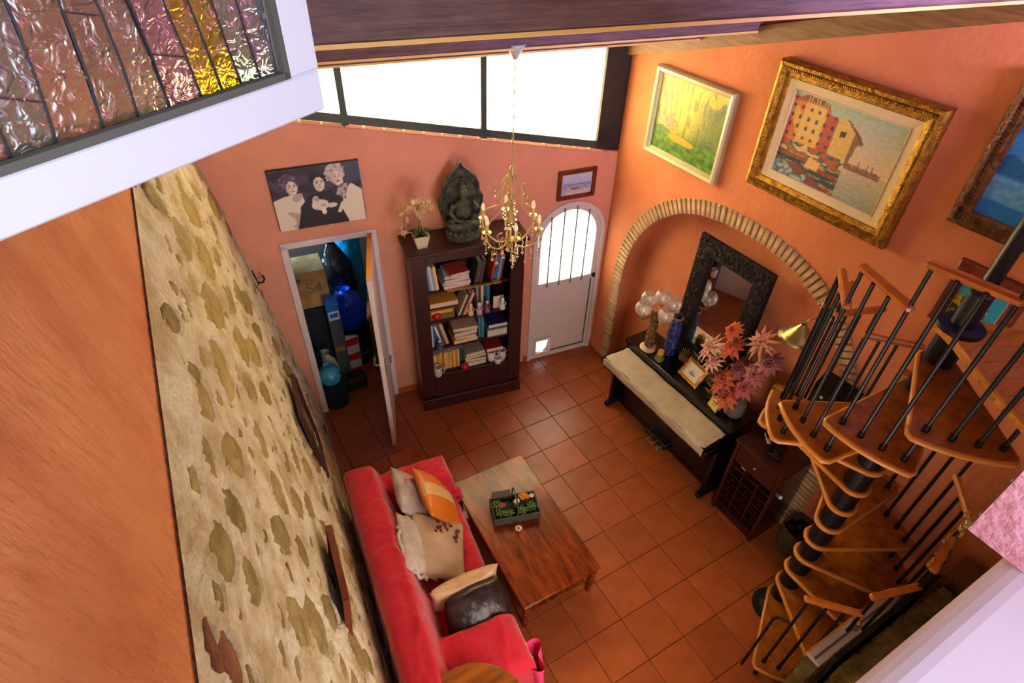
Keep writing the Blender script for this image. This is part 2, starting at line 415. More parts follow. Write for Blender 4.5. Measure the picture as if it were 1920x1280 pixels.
# left wall: leaning stone face below, orange plaster above
def top_edge(l): return 3.62 - .16 * l + .004 * l * l * -1 if l < 1.8 else 3.355 - .205 * (l - 1.8) - .004 * (l - 1.8) ** 2
MB().box((-2.0, .115, 2.6), (5.6, .22, 5.6)).build('wall_left', m_orange, xf=ML, kind='structure')
STONES = [[(1.38,3.16),(1.42,3.14),(1.46,3.14),(1.49,3.16),(1.5,3.18),(1.48,3.2),(1.44,3.22),(1.4,3.22),(1.37,3.2),(1.36,3.18)],[(0.9,2.94),(0.96,2.92),(1.02,2.92),(1.06,2.94),(1.07,2.97),(1.04,3.0),(0.99,3.02),(0.93,3.02),(0.89,3.0),(0.87,2.97)],[(0.82,2.72),(0.93,2.71),(1.07,2.74),(1.19,2.81),(1.25,2.88),(1.22,2.93),(1.13,2.95),(1.0,2.93),(0.87,2.86),(0.79,2.79)],[(1.47,2.89),(1.56,2.87),(1.67,2.89),(1.75,2.94),(1.78,3.0),(1.75,3.05),(1.67,3.07),(1.57,3.05),(1.48,3.01),(1.44,2.94)],[(1.85,3.08),(1.88,3.07),(1.92,3.07),(1.95,3.09),(1.96,3.11),(1.94,3.13),(1.91,3.14),(1.87,3.14),(1.84,3.12),(1.83,3.1)],[(1.21,2.62),(1.32,2.59),(1.43,2.61),(1.5,2.66),(1.52,2.72),(1.47,2.78),(1.38,2.81),(1.27,2.8),(1.19,2.75),(1.17,2.68)],[(2.34,3.03),(2.38,3.02),(2.43,3.04),(2.47,3.07),(2.48,3.1),(2.46,3.13),(2.42,3.14),(2.38,3.13),(2.34,3.1),(2.32,3.06)],[(2.09,2.92),(2.14,2.9),(2.18,2.89),(2.2,2.91),(2.18,2.94),(2.15,2.97),(2.1,2.99),(2.06,3.0),(2.04,2.99),(2.05,2.96)],[(1.58,2.54),(1.69,2.52),(1.81,2.56),(1.91,2.64),(1.94,2.72),(1.91,2.78),(1.82,2.8),(1.7,2.77),(1.59,2.7),(1.54,2.61)],[(2.12,2.57),(2.22,2.53),(2.32,2.55),(2.37,2.6),(2.37,2.67),(2.31,2.74),(2.22,2.77),(2.13,2.76),(2.07,2.71),(2.06,2.64)],[(2.11,3.03),(2.13,3.02),(2.16,3.03),(2.19,3.05),(2.2,3.07),(2.2,3.09),(2.17,3.09),(2.14,3.08),(2.12,3.06),(2.1,3.04)],[(1.24,2.34),(1.31,2.33),(1.39,2.35),(1.45,2.39),(1.47,2.44),(1.44,2.48),(1.37,2.5),(1.3,2.48),(1.23,2.44),(1.21,2.39)],[(0.92,2.46),(0.97,2.45),(1.04,2.46),(1.1,2.5),(1.12,2.54),(1.1,2.57),(1.05,2.58),(0.98,2.57),(0.92,2.53),(0.9,2.49)],[(-0.03,2.34),(0.08,2.33),(0.23,2.36),(0.35,2.43),(0.41,2.5),(0.38,2.55),(0.28,2.56),(0.14,2.54),(0.01,2.48),(-0.06,2.4)],[(-0.14,2.1),(-0.06,2.1),(0.05,2.12),(0.14,2.17),(0.18,2.23),(0.16,2.27),(0.09,2.28),(-0.02,2.26),(-0.12,2.21),(-0.17,2.15)],[(1.49,2.19),(1.59,2.18),(1.69,2.21),(1.77,2.28),(1.79,2.35),(1.75,2.41),(1.66,2.43),(1.56,2.4),(1.48,2.34),(1.45,2.26)],[(1.3,1.96),(1.39,1.96),(1.5,2.01),(1.59,2.09),(1.62,2.17),(1.6,2.22),(1.52,2.23),(1.42,2.19),(1.32,2.11),(1.28,2.02)],[(0.88,1.8),(0.96,1.81),(1.05,1.85),(1.14,1.92),(1.18,1.99),(1.16,2.03),(1.1,2.03),(1.01,1.99),(0.92,1.92),(0.87,1.85)],[(1.86,2.18),(1.93,2.17),(2.01,2.2),(2.06,2.26),(2.08,2.32),(2.05,2.37),(1.99,2.38),(1.91,2.35),(1.85,2.29),(1.83,2.23)],[(1.67,1.94),(1.73,1.93),(1.8,1.97),(1.85,2.02),(1.87,2.08),(1.85,2.12),(1.8,2.13),(1.73,2.1),(1.67,2.04),(1.65,1.98)],[(2.56,2.78),(2.61,2.77),(2.67,2.78),(2.7,2.82),(2.71,2.87),(2.68,2.91),(2.63,2.92),(2.58,2.91),(2.54,2.87),(2.53,2.83)],[(2.48,2.87),(2.51,2.87),(2.56,2.89),(2.59,2.92),(2.61,2.96),(2.6,2.98),(2.57,2.99),(2.53,2.97),(2.49,2.93),(2.47,2.9)],[(0.71,1.95),(0.8,1.94),(0.9,1.97),(0.98,2.03),(1.01,2.1),(0.99,2.14),(0.91,2.15),(0.82,2.12),(0.73,2.06),(0.69,1.99)],[(0.86,2.14),(0.94,2.12),(1.03,2.14),(1.09,2.19),(1.11,2.25),(1.08,2.29),(1.01,2.31),(0.92,2.29),(0.84,2.24),(0.82,2.18)],[(0.49,1.07),(0.57,1.08),(0.69,1.16),(0.8,1.27),(0.86,1.36),(0.86,1.41),(0.79,1.4),(0.68,1.33),(0.56,1.22),(0.48,1.12)],[(0.52,1.35),(0.59,1.36),(0.68,1.4),(0.76,1.47),(0.8,1.54),(0.78,1.58),(0.71,1.58),(0.62,1.54),(0.54,1.47),(0.5,1.4)],[(2.64,2.54),(2.7,2.53),(2.77,2.56),(2.82,2.63),(2.83,2.69),(2.8,2.74),(2.75,2.75),(2.69,2.72),(2.63,2.66),(2.62,2.59)],[(2.85,2.82),(2.9,2.8),(2.94,2.8),(2.95,2.82),(2.94,2.86),(2.91,2.89),(2.87,2.91),(2.83,2.91),(2.81,2.89),(2.82,2.86)],[(2.95,2.58),(3.01,2.57),(3.06,2.6),(3.09,2.66),(3.1,2.72),(3.07,2.76),(3.02,2.77),(2.97,2.75),(2.93,2.69),(2.92,2.63)],[(3.2,2.51),(3.24,2.5),(3.28,2.52),(3.31,2.57),(3.3,2.62),(3.27,2.66),(3.23,2.68),(3.19,2.66),(3.16,2.61),(3.17,2.55)],[(3.39,2.7),(3.41,2.69),(3.42,2.7),(3.42,2.71),(3.42,2.72),(3.41,2.74),(3.4,2.74),(3.39,2.74),(3.38,2.72),(3.38,2.71)],[(2.46,2.0),(2.53,1.98),(2.6,2.01),(2.64,2.08),(2.64,2.14),(2.6,2.2),(2.53,2.21),(2.46,2.19),(2.42,2.13),(2.41,2.05)],[(2.73,2.06),(2.79,2.06),(2.85,2.1),(2.89,2.18),(2.9,2.25),(2.87,2.29),(2.82,2.3),(2.76,2.26),(2.71,2.19),(2.7,2.11)],[(3.12,1.98),(3.18,1.98),(3.25,2.03),(3.28,2.12),(3.28,2.21),(3.24,2.27),(3.18,2.28),(3.12,2.23),(3.08,2.15),(3.08,2.05)],[(3.03,1.71),(3.12,1.7),(3.19,1.75),(3.22,1.84),(3.21,1.93),(3.15,2.0),(3.07,2.02),(3.0,1.98),(2.96,1.89),(2.97,1.79)],[(2.84,1.44),(2.9,1.44),(2.96,1.5),(3.0,1.58),(3.0,1.66),(2.96,1.71),(2.91,1.72),(2.85,1.67),(2.81,1.59),(2.81,1.5)],[(2.66,1.76),(2.71,1.75),(2.76,1.78),(2.79,1.84),(2.79,1.9),(2.76,1.94),(2.71,1.95),(2.66,1.92),(2.63,1.87),(2.63,1.8)],[(1.72,1.25),(1.79,1.25),(1.86,1.3),(1.92,1.37),(1.93,1.44),(1.91,1.49),(1.85,1.49),(1.78,1.44),(1.72,1.37),(1.7,1.29)],[(2.3,1.68),(2.36,1.68),(2.42,1.71),(2.46,1.78),(2.47,1.84),(2.44,1.89),(2.38,1.9),(2.32,1.86),(2.27,1.8),(2.26,1.73)],[(2.87,0.98),(2.94,0.97),(3.01,1.03),(3.04,1.12),(3.02,1.2),(2.97,1.26),(2.9,1.27),(2.84,1.23),(2.8,1.14),(2.81,1.04)],[(2.18,0.96),(2.24,0.97),(2.31,1.02),(2.35,1.11),(2.36,1.19),(2.34,1.24),(2.28,1.23),(2.22,1.18),(2.17,1.09),(2.15,1.01)],[(2.09,0.61),(2.15,0.62),(2.21,0.68),(2.26,0.76),(2.26,0.84),(2.23,0.89),(2.18,0.88),(2.11,0.83),(2.07,0.75),(2.05,0.66)],[(3.55,2.75),(3.59,2.73),(3.63,2.74),(3.64,2.77),(3.62,2.81),(3.59,2.85),(3.55,2.87),(3.51,2.87),(3.5,2.84),(3.52,2.79)],[(3.57,2.87),(3.6,2.85),(3.63,2.84),(3.63,2.85),(3.62,2.88),(3.59,2.91),(3.55,2.93),(3.53,2.93),(3.52,2.92),(3.54,2.9)],[(3.13,1.46),(3.16,1.46),(3.19,1.49),(3.21,1.54),(3.21,1.59),(3.18,1.62),(3.15,1.62),(3.12,1.59),(3.1,1.54),(3.1,1.49)],[(2.87,0.78),(2.92,0.78),(2.96,0.82),(2.99,0.89),(2.98,0.96),(2.95,1.0),(2.9,1.0),(2.85,0.96),(2.83,0.89),(2.83,0.82)],[(2.12,1.4),(2.19,1.4),(2.25,1.44),(2.3,1.51),(2.31,1.58),(2.28,1.63),(2.22,1.63),(2.15,1.59),(2.1,1.52),(2.09,1.45)],[(2.15,1.17),(2.19,1.17),(2.23,1.21),(2.27,1.27),(2.28,1.33),(2.26,1.36),(2.23,1.36),(2.18,1.32),(2.15,1.26),(2.13,1.2)],[(1.4,0.9),(1.46,0.9),(1.54,0.95),(1.59,1.03),(1.61,1.1),(1.59,1.14),(1.53,1.14),(1.45,1.09),(1.4,1.02),(1.37,0.94)],[(2.57,1.28),(2.61,1.28),(2.64,1.3),(2.67,1.35),(2.67,1.4),(2.64,1.42),(2.61,1.43),(2.57,1.4),(2.55,1.36),(2.55,1.31)]]
kz = sqrt(1 + .139 ** 2 + .019 ** 2)
def blob(P, l, z):
    return inpoly(P, l, z)
SB = [(min(p[0] for p in P), max(p[0] for p in P), min(p[1] for p in P), max(p[1] for p in P)) for P in STONES]
rs = random.Random(3); extra = []
def clash(l, z, r):
    for b in SB:
        if b[0] - r < l < b[1] + r and b[2] - r < z < b[3] + r: return True
    for e in extra:
        if math.hypot(e[0] - l, e[1] - z) < (e[2] + r) * 1.05: return True
    return False
for _ in range(14000):
    l = rs.uniform(.05, 4.3); z = rs.uniform(.1, 3.2); r = rs.choice((rs.uniform(.03, .06), rs.uniform(.07, .14), rs.uniform(.09, .15)))
    if z > top_edge(l) - .14 or clash(l, z, r) or len(extra) > 238: continue
    extra.append((l, z, r))
polys = [(P, 1) for P in STONES]
for l, z, r in extra:
    a = rs.uniform(-.5, .9); e = rs.uniform(.4, .75)
    polys.append(([(l + r * cos(t) * cos(a) - r * e * sin(t) * sin(a), z + r * cos(t) * sin(a) + r * e * sin(t) * cos(a)) for t in [2 * pi * k / 10 + .3 * rs.random() for k in range(10)]], 0))
PINFO = []
for P, k in polys:
    cx = sum(p[0] for p in P) / len(P); cz = sum(p[1] for p in P) / len(P)
    an = sorted((atan2(p[1] - cz, p[0] - cx), math.hypot(p[0] - cx, p[1] - cz)) for p in P)
    PINFO.append((cx, cz, max(r for _, r in an) * 1.4, an))
def ratio(l, z):
    best = 9
    for cx, cz, R_, an in PINFO:
        dx = l - cx; dz = z - cz
        if abs(dx) > R_ or abs(dz) > R_: continue
        t = atan2(dz, dx); n = len(an)
        for i in range(n):
            a0_, r0_ = an[i]; a1_, r1_ = an[(i + 1) % n]
            tt = t
            if i == n - 1:
                a1_ += 2 * pi
                if tt < a0_: tt += 2 * pi
            if a0_ <= tt <= a1_:
                r = r0_ + (r1_ - r0_) * (tt - a0_) / max(1e-6, a1_ - a0_); best = min(best, math.hypot(dx, dz) / max(.02, r)); break
    return best
def msurf(u, v):
    l = -.05 + 4.9 * u; zt = top_edge(l); z = -.05 + (zt + .05) * v
    h = .010 * n2(l, z, 3.1) + .009 * n2(l, z, 9, 3) + .006 * n2(l, z, 22, 5) + .022
    q = ratio(l, z) + .22 * n2(l, z, 17, 8) + .12 * n2(l, z, 40, 2)
    if q < 1.25: h += .007 * max(0, 1 - abs(q - 1.12) / .14) - .022 * (1 - max(0, min(1, (q - .78) / .28)))
    h = max(h, .0)
    h = h + (.003 - h) * max(0, min(1, (v - .955) / .04))
    return (-l, -h, z * kz)
MB().grid(270, 190, msurf).build('stone_wall', m_mortar, xf=ML, smooth=True, kind='structure')
sw = bpy.data.objects['stone_wall']; sw.name = 'wall_left_stonework'
for P, k in polys:
    cx = sum(p[0] for p in P) / len(P); cz = sum(p[1] for p in P) / len(P)
    if cx < -.02 or cz < .05: continue
    m = MB(); n = len(P); rings = []
    hgt = .010 * n2(cx, cz, 3.1) + .017
    for f, d in ((1.3, .03), (1.22, .002), (.8, -.001), (.4, -.004)):
        rings.append([m.bm.verts.new(((-(cx + (p[0] - cx) * f)), d - hgt + .004 * n2(p[0] * f, p[1] * f, 14, f), (cz + (p[1] - cz) * f) * kz)) for i, p in enumerate(P)])
    cv = m.bm.verts.new((-cx, -.004 - hgt, cz * kz))
    for a, b in zip(rings, rings[1:]):
        for i in range(n): m.bm.faces.new((a[i], a[(i + 1) % n], b[(i + 1) % n], b[i]))
    for i in range(n): m.bm.faces.new((rings[-1][i], rings[-1][(i + 1) % n], cv))
    mt = m_stone
    if k and 3.4 < cx and cz > 2.6: mt = m_stone2
    if k and 3.4 < cx and cz > 2.8: mt = m_stone3
    m.build('stone', mt, sw, smooth=True)

# near wall with the interior window opening the picture is taken from
def rounded_sill():
    pr = [(-3.6, -.2), (-3.6, 3.84)] + [(-3.265 + .03 * sin(a), 3.81 + .03 * cos(a)) for a in [pi / 2 * k / 5 for k in range(6)]] + [(-3.235, -.2)]
    return pr
MB().prism([(y, z) for y, z in rounded_sill()], -2.62, 1.6, 'x').build('wall_near', m_sill, kind='structure')
MB().prism([(-1.481, -3.195), (.42, -3.195), (.42, -3.6), (-1.481, -3.6)], 3.84, 5.4).prism([(1.26, -3.195), (1.6, -3.195), (1.6, -3.6), (1.26, -3.6)], 3.84, 5.4).prism([(.42, -3.195), (1.26, -3.195), (1.26, -3.6), (.42, -3.6)], 4.85, 5.4).build('wall_near_upper', m_pink, kind='structure')

# roof: boards on purlins, rafter against the right wall
def roof_pt(s, d, up=0): p = FP(s, d, ROOF0 + SL * d + up); return p
rt = math.atan(SL)
MRF = MF @ Matrix.Rotation(-rt, 4, 'X')                   # local x along far wall, -y up the slope towards the room
MRF = Matrix.Translation((0, 0, ROOF0)) @ MRF
cl = MB().box((-2.2, -1.95, .27), (5.4, 5.2, .03)).build('ceiling', m_beam, xf=MRF, kind='structure')
m_lit_edge = M('painted lit beam edge', 'f4cc6a', .5)  # yellow strips paint the window light onto the beams' lower edges
PUR = [((-1.16, 1.19, 3.22), .14), ((-1.46, .46, 3.42), .2), ((-1.42, -.01, 3.565), .22), ((-1.77, -1.54, 4.02), .24)]
pd = Vector((cos(radians(-9.2)), sin(radians(-9.2)), 0))
tilt = Matrix.Rotation(-rt, 4, 'X')
for k, (q, hh) in enumerate(PUR):
    q = Vector(q); F = Matrix.Translation(q) @ Matrix.Rotation(radians(-9.2), 4, 'Z') @ tilt
    x1 = (1.42 - q.x) / pd.x
    MB().box(((x1 - 1.6) / 2, .065, hh / 2), (x1 + 1.6, .13, hh), bev=.008).build('beam', m_beam, xf=F, kind='structure').name = 'beam_%d' % (k + 1)
    MB().box(((x1 - 1.6) / 2, .012, -.006), (x1 + 1.6, .02, .012)).build('lit_edge_strip', m_lit_edge, bpy.data.objects['beam_%d' % (k + 1)])
MB().prism([(-.02, 3.14 + SL * -.02), (4.3, 3.14 + SL * 4.3), (4.3, 3.25 + SL * 4.3), (-.02, 3.25 - SL * .02)], -.055, 0, 'y').build('beam_rafter', m_beamE, xf=MR, kind='structure')
MB().prism([(-3.95, 3.295), (.1, 3.295), (.1, 3.6), (-3.95, 3.6)], .0, .22, 'y').build('lintel', m_beam, xf=MF, kind='structure').name = 'beam_lintel'

# ---- doorway to the store room
d1 = bpy.data.objects.new('door_1', None); COL.objects.link(d1); d1.matrix_world = MF; d1['kind'] = 'structure'
MB().box((-3.02, .07, .97), (.055, .17, 1.94), bev=.004).build('door_frame', m_doorw, d1)
MB().box((-2.3, .07, .97), (.055, .17, 1.94), bev=.004).build('door_frame', m_doorw, d1)
MB().box((-2.66, .07, 1.93), (.775, .17, .055), bev=.004).build('door_frame', m_doorw, d1)
# open leaf, hinged on the right jamb
hx0 = FP(-2.33, .0, 0); fe = Vector((-1.215, .385, 0)); lv = fe - hx0; la = atan2(lv.y, lv.x)
lf = thing('door_leaf', 'white inner door standing open in front of the cluttered store room', 'door', hx0, la)
lw = lv.length
MB().box((lw / 2, 0, .975), (lw, .038, 1.9), bev=.003).build('door_panel', m_doorw, lf)
MB().box((lw / 2, 0, 1.927), (lw - .01, .036, .008)).build('top_edge', m_edge, lf, label='bare wooden top edge')
MB().box((lw / 2, -.0215, .55), (lw - .22, .006, .75), bev=.003).box((lw / 2, -.0215, 1.45), (lw - .22, .006, .7), bev=.003).build('raised_panel', m_doorw, lf)
for sgn in (-1, 1):
    m = MB().box((lw - .06, sgn * .022, .98), (.035, .006, .2), bev=.002)
    m.tube([(lw - .06, sgn * .02, 1.02), (lw - .06, sgn * .06, 1.02), (lw - .075, sgn * .066, 1.02), (lw - .17, sgn * .066, 1.02)], .009, 8)
    m.build('door_handle', m_steelb, lf, smooth=False, label='steel lever handle')
# store room shell
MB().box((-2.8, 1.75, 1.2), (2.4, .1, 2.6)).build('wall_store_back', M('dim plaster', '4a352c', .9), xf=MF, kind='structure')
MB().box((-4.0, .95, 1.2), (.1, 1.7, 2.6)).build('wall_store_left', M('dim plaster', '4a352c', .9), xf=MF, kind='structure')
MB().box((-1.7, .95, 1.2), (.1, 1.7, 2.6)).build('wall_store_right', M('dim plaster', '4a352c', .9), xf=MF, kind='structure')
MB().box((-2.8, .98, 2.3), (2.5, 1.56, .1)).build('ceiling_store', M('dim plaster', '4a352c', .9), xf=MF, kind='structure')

# ---- arched white outside door
d2 = bpy.data.objects.new('door_2', None); COL.objects.link(d2); d2.matrix_world = MF; d2['kind'] = 'structure'
def ringarch(r0, r1, z0, y0, y1, m, foot0=0):
    N = 24; P0 = [(-.42 - r0, foot0)] + [(-.42 - r0 * cos(pi * k / N), 1.505 + r0 * sin(pi * k / N)) for k in range(N + 1)] + [(-.42 + r0, foot0)]
    P1 = [(-.42 - r1, foot0)] + [(-.42 - r1 * cos(pi * k / N), 1.505 + r1 * sin(pi * k / N)) for k in range(N + 1)] + [(-.42 + r1, foot0)]
    for k in range(len(P0) - 1): m.prism([P0[k], P0[k + 1], P1[k + 1], P1[k]], y0, y1, 'y')
m = MB(); ringarch(.388, .352, 0, -.018, .08, m); m.build('door_frame', m_doorw, d2)
leaf = bpy.data.objects.new('door_leaf', None); COL.objects.link(leaf); leaf.parent = d2
m = MB(); ringarch(.349, .30, 0, .0, .05, m, 1.0)
m.prism([(-.769, .96), (-.071, .96), (-.071, 1.01), (-.769, 1.01)], .0, .05, 'y'); m.build('glazing_frame', m_doorw, leaf)
m = MB().prism([(-.769, .03), (-.071, .03), (-.071, .955), (-.769, .955)], .012, .045, 'y')
m.build('lower_panel', m_doorw, leaf)
for a, b in (((-.769, .0), (-.74, .955)), ((-.10, .0), (-.071, .955))):
    MB().prism([(a[0], .03), (b[0], .03), (b[0], .955), (a[0], .955)], .0, .02, 'y').build('stile', m_doorw, leaf)
MB().prism([(-.769, .0), (-.071, .0), (-.071, .055), (-.769, .055)], -.004, .03, 'y').build('stile', m_doorw, leaf)
MB().box((-.105, .009, .5), (.006, .008, .88)).box((-.41, .009, .062), (.62, .008, .006)).build('gap_strip', m_dark, leaf)  # dark strips drawn for the shadow gap around the lower panel
N = 24
gp = [(-.42 - .302 * cos(pi * k / N), 1.505 + .302 * sin(pi * k / N)) for k in range(N + 1)]
MB().prism([(-.722, 1.005)] + gp + [(-.118, 1.005)], .024, .03, 'y').build('pane', m_frost, leaf)
for k in range(4):
    s = -.76 + .133 * (k + 1); zz = 1.505 + sqrt(max(0, .31 ** 2 - (s + .42) ** 2))
    MB().cyl((s, -.006, .97), (s, -.006, zz + .02), .0085, n=8).sph((s, -.006, .97), .012, n=1).sph((s, -.006, zz + .02), .012, n=1).build('bar', m_steel, leaf)
MB().box((-.09, -.012, 1.0), (.03, .02, .05), bev=.003).build('lock', m_black, leaf)
# cat flap: square white frame with a flap whose emission stands in for daylight behind it
fr = MB()
for c, d in (((-.622, -.004, .262), (.2, .016, .02)), ((-.622, -.004, .065), (.2, .016, .02)), ((-.713, -.004, .163), (.02, .016, .2)), ((-.531, -.004, .163), (.02, .016, .2))): fr.box(c, d, bev=.003)
fr.build('flap_frame', M('cream plastic', 'e4d6bc', .5), leaf)
MB().prism([(-.69, .085), (-.62, .07), (-.575, .12), (-.555, .22), (-.69, .22)], .008, .0115, 'y').build('cat_flap', M('glowing acrylic', 'f4f4ff', .3, emit='dfe6ff', estr=2.2), leaf, label='translucent cat flap glowing as if lit from outside')
# ================================================================== SPIRAL STAIR
SX, SY = .755, -2.477; RB = .558; RO = .615; DZ = .198
def sth(k, s): return radians(-540.5 + 29.7 * k + 10 * s)
st = thing('spiral_staircase', 'spiral staircase with oak treads around a black steel column', 'staircase', (SX, SY, 0))
MB().lathe([(0, 0), (.15, 0), (.15, .012), (.10, .018), (.06, .03), (0, .03)], n=28).build('base_plate', m_blackm, st, smooth=False)
MB().cyl((0, 0, .02), (0, 0, 5.0), .034, n=20).build('column', m_blackm, st, smooth=True)
def spol(r, a): return (r * cos(a), r * sin(a))
tread_me = None
def tread_mesh():
    a0, a1 = radians(-5), radians(34.5); P = []
    P.append(spol(RO - .02, a0))
    for k in range(9): P.append(spol(RO, a0 + radians(1.5) + (a1 - a0 - radians(3)) * k / 8))
    P.append(spol(RO - .02, a1))
    mid = (a0 + a1) / 2
    for k in range(9): P.append(spol(.078, mid + pi / 2 + pi * .98 * k / 8 + .02))
    return P
TP = tread_mesh()
tmz = None; emz = None
for k in range(1, 14):
    z = DZ * k
    if tmz is None:
        t = MB().prism(TP, -.036, 0).build('tread', m_wood, st); tmz = t.data
        # lighter nosing band around the edge of the tread
        m = MB(); cx = sum(p[0] for p in TP) / len(TP); cy = sum(p[1] for p in TP) / len(TP)
        m.tube([(p[0], p[1], -.018) for p in TP], .0165, 8, closed=True)
        e = m.build('nosing', m_edge, t, smooth=True); emz = e.data
    else:
        t = bpy.data.objects.new('tread', tmz); COL.objects.link(t); t.parent = st
        e = bpy.data.objects.new('nosing', emz); COL.objects.link(e); e.parent = t
    t.location = (0, 0, z); t.rotation_euler = (0, 0, sth(k, 0))
sp = None
for k in range(0, 14):
    if sp is None: o = MB().cyl((0, 0, .002), (0, 0, DZ - .04), .068, n=24).build('spacer', m_blackm, st, smooth=False); sp = o.data
    else: o = bpy.data.objects.new('spacer', sp); COL.objects.link(o); o.parent = st
    o.location = (0, 0, DZ * k)
bme = {}
def baluster(k, s, zb, zt):
    key = round(zt - zb, 3)
    if key not in bme:
        o = MB().cyl((0, 0, 0), (0, 0, zt - zb), .0095, n=8).cyl((0, 0, -.004), (0, 0, .03), .015, n=8).build('baluster', m_blackm, st); bme[key] = o.data
    else: o = bpy.data.objects.new('baluster', bme[key]); COL.objects.link(o); o.parent = st
    a = sth(k, s); o.location = (RB * cos(a), RB * sin(a), zb)
for k in range(1, 14):
    zt = DZ * k + .875
    for s in (0, 1, 2): 
        baluster(k, s, DZ * k, zt)
    # long connecting rod from this tread down through the one below
    baluster(k, .0, DZ * (k - 1), DZ * k - .04)
baluster(13, 3, DZ * 13, DZ * 13 + .875)
# handrail lengths
hrm = None
for k in range(1, 14):
    a0 = radians(-3); a1 = radians(31.5)
    if hrm is None:
        p0 = Vector((RB * cos(a0), RB * sin(a0), 0)); p1 = Vector((RB * cos(a1), RB * sin(a1), 0)); d = (p1 - p0); L_ = d.length
        Mx = Matrix.Translation((p0 + p1) / 2) @ Matrix.Rotation(atan2(d.y, d.x), 4, 'Z')
        m = MB().box((0, 0, 0), (L_, .042, .034), bev=.010, mat=Mx); o = m.build('handrail', m_rail, st); hrm = o.data
    else: o = bpy.data.objects.new('handrail', hrm); COL.objects.link(o); o.parent = st
    o.location = (0, 0, DZ * k + .885); o.rotation_euler = (0, 0, sth(k, 0))
# bent starting rod
a = sth(1, -1); a2 = sth(1, 0); R0 = RB
p = [(R0 * cos(a), R0 * sin(a), .0), (R0 * cos(a), R0 * sin(a), .72), (R0 * cos(a + .03), R0 * sin(a + .03), .76), (R0 * cos((a + a2) / 2), R0 * sin((a + a2) / 2), .775), (R0 * cos(a2 - .02), R0 * sin(a2 - .02), .775)]
MB().tube(p, .0095, 8).build('starting_rod', m_blackm, st)
# flange on top
MB().lathe([(0, 0), (.10, 0), (.10, .022), (.05, .03), (.05, .20), (.04, .21), (0, .21)], c=(0, 0, DZ * 14 + .002), n=28).build('flange', M('dark blue steel', '101a2c', .35), st)
# landing of planks
ld = thing('landing', 'oak plank landing at the head of the spiral staircase', 'landing', (0, 0, DZ * 14))
LPOLY = [(.70, -2.40), (.64, -2.523), (.56, -2.64), (.515, -2.70), (.47, -2.77), (.41, -2.89), (.35, -3.0), (.33, -3.19), (1.39, -3.19), (1.39, -2.93), (1.01, -2.63), (.86, -2.44)]
def clipx(P, a, b, ax):
    def cut(P, c, sg):
        o = []
        for i in range(len(P)):
            p, q = P[i], P[(i + 1) % len(P)]; dp = sg * (p[ax] - c); dq = sg * (q[ax] - c)
            if dp >= 0: o.append(p)
            if dp * dq < 0: t = dp / (dp - dq); o.append((p[0] + (q[0] - p[0]) * t, p[1] + (q[1] - p[1]) * t))
        return o
    return cut(cut(P, a, 1), b, -1)
ca, sa = cos(radians(-30)), sin(radians(-30))
rot = [(x * ca + y * sa, -x * sa + y * ca) for x, y in LPOLY]
for k in range(-30, 10):
    q = clipx(rot, k * .105 + .0015, (k + 1) * .105 - .0015, 1)
    if len(q) < 3: continue
    q = [(x * ca - y * sa, x * sa + y * ca) for x, y in q]
    MB().prism(q, -.035, 0).build('plank', m_plank, ld)
m = MB().tube([(.33, -3.19, -.0), (.35, -3.0, 0), (.41, -2.89, 0), (.47, -2.77, 0), (.515, -2.70, 0), (.56, -2.64, 0), (.64, -2.523, 0)], .012, 6)
m.build('edge_strip', m_edge, ld)

# ================================================================== PICTURES
def frame(root, w, h, fw, prof, m, name='frame', beads=0, label=None):
    """mitred moulding: prof = [(distance from the outer edge, depth towards the room)]"""
    mb = MB(); bm = mb.bm
    rings = []
    for o, d in prof:
        rings.append([bm.verts.new((sx * (w / 2 - o), -d, sz * (h / 2 - o))) for sx, sz in ((-1, -1), (1, -1), (1, 1), (-1, 1))])
    for a, b in zip(rings, rings[1:]):
        for i in range(4): bm.faces.new((a[i], a[(i + 1) % 4], b[(i + 1) % 4], b[i]))
    if beads:
        o = beads[0]; st_ = beads[1]; r = beads[2]; dd = beads[3]
        W2, H2 = w / 2 - o, h / 2 - o
        n = int(2 * W2 / st_)
        for i in range(n + 1):
            for sz in (-1, 1): mb.box((-W2 + 2 * W2 * i / n, -dd, sz * H2), (r, r, r * 2.2))
        n = int(2 * H2 / st_)
        for i in range(1, n):
            for sx in (-1, 1): mb.box((sx * W2, -dd, -H2 + 2 * H2 * i / n), (r * 2.2, r, r))
    return mb.build(name, m, root, label=label)

def paint_forest(u, v):
    a, b = u, v
    base = mixc(hx('3d6a12'), hx('e0c63c'), v * 1.3)
    g = math.exp(-(((u - .45) / .22) ** 2 + ((v - .78) / .3) ** 2)); base = mixc(base, hx('ffe45a'), g)
    base = mixc(base, hx('7d8f74'), .5 * max(0, 1 - abs(u - .1) / .2) * (v > .3))
    tr = n2(u, v * .18, 26, 2)
    if u > .55: base = mixc(base, hx('566a38'), .75 * min(1, (u - .5) * 3) * (1 if v < .85 + .1 * n2(u, v, 9) else .2))
    if tr > .18 and v > .25: base = mixc(base, hx('4b5a30'), .55)
    if v < .3 + .08 * n2(u, 0, 4): base = mixc(hx('35590f'), hx('5f8a15'), .5 + n2(u, v, 14))
    if inell(u, v, .42 + (0.3 - v) * .5, .24, .2, .05) or inell(u, v, .33, .36, .05, .12): base = hx('e89c1c')
    if inpoly([(.17, .4), (.22, .56), (.3, .56), (.34, .38), (.27, .3)], u, v): base = mixc(hx('8c7c52'), hx('b59a5a'), .5 + n2(u, v, 30))
    k = .10 * n2(u, v, 40, 7) + .08 * n2(u, v, 90, 1)
    return tuple(max(0, min(1, c + k)) for c in base)
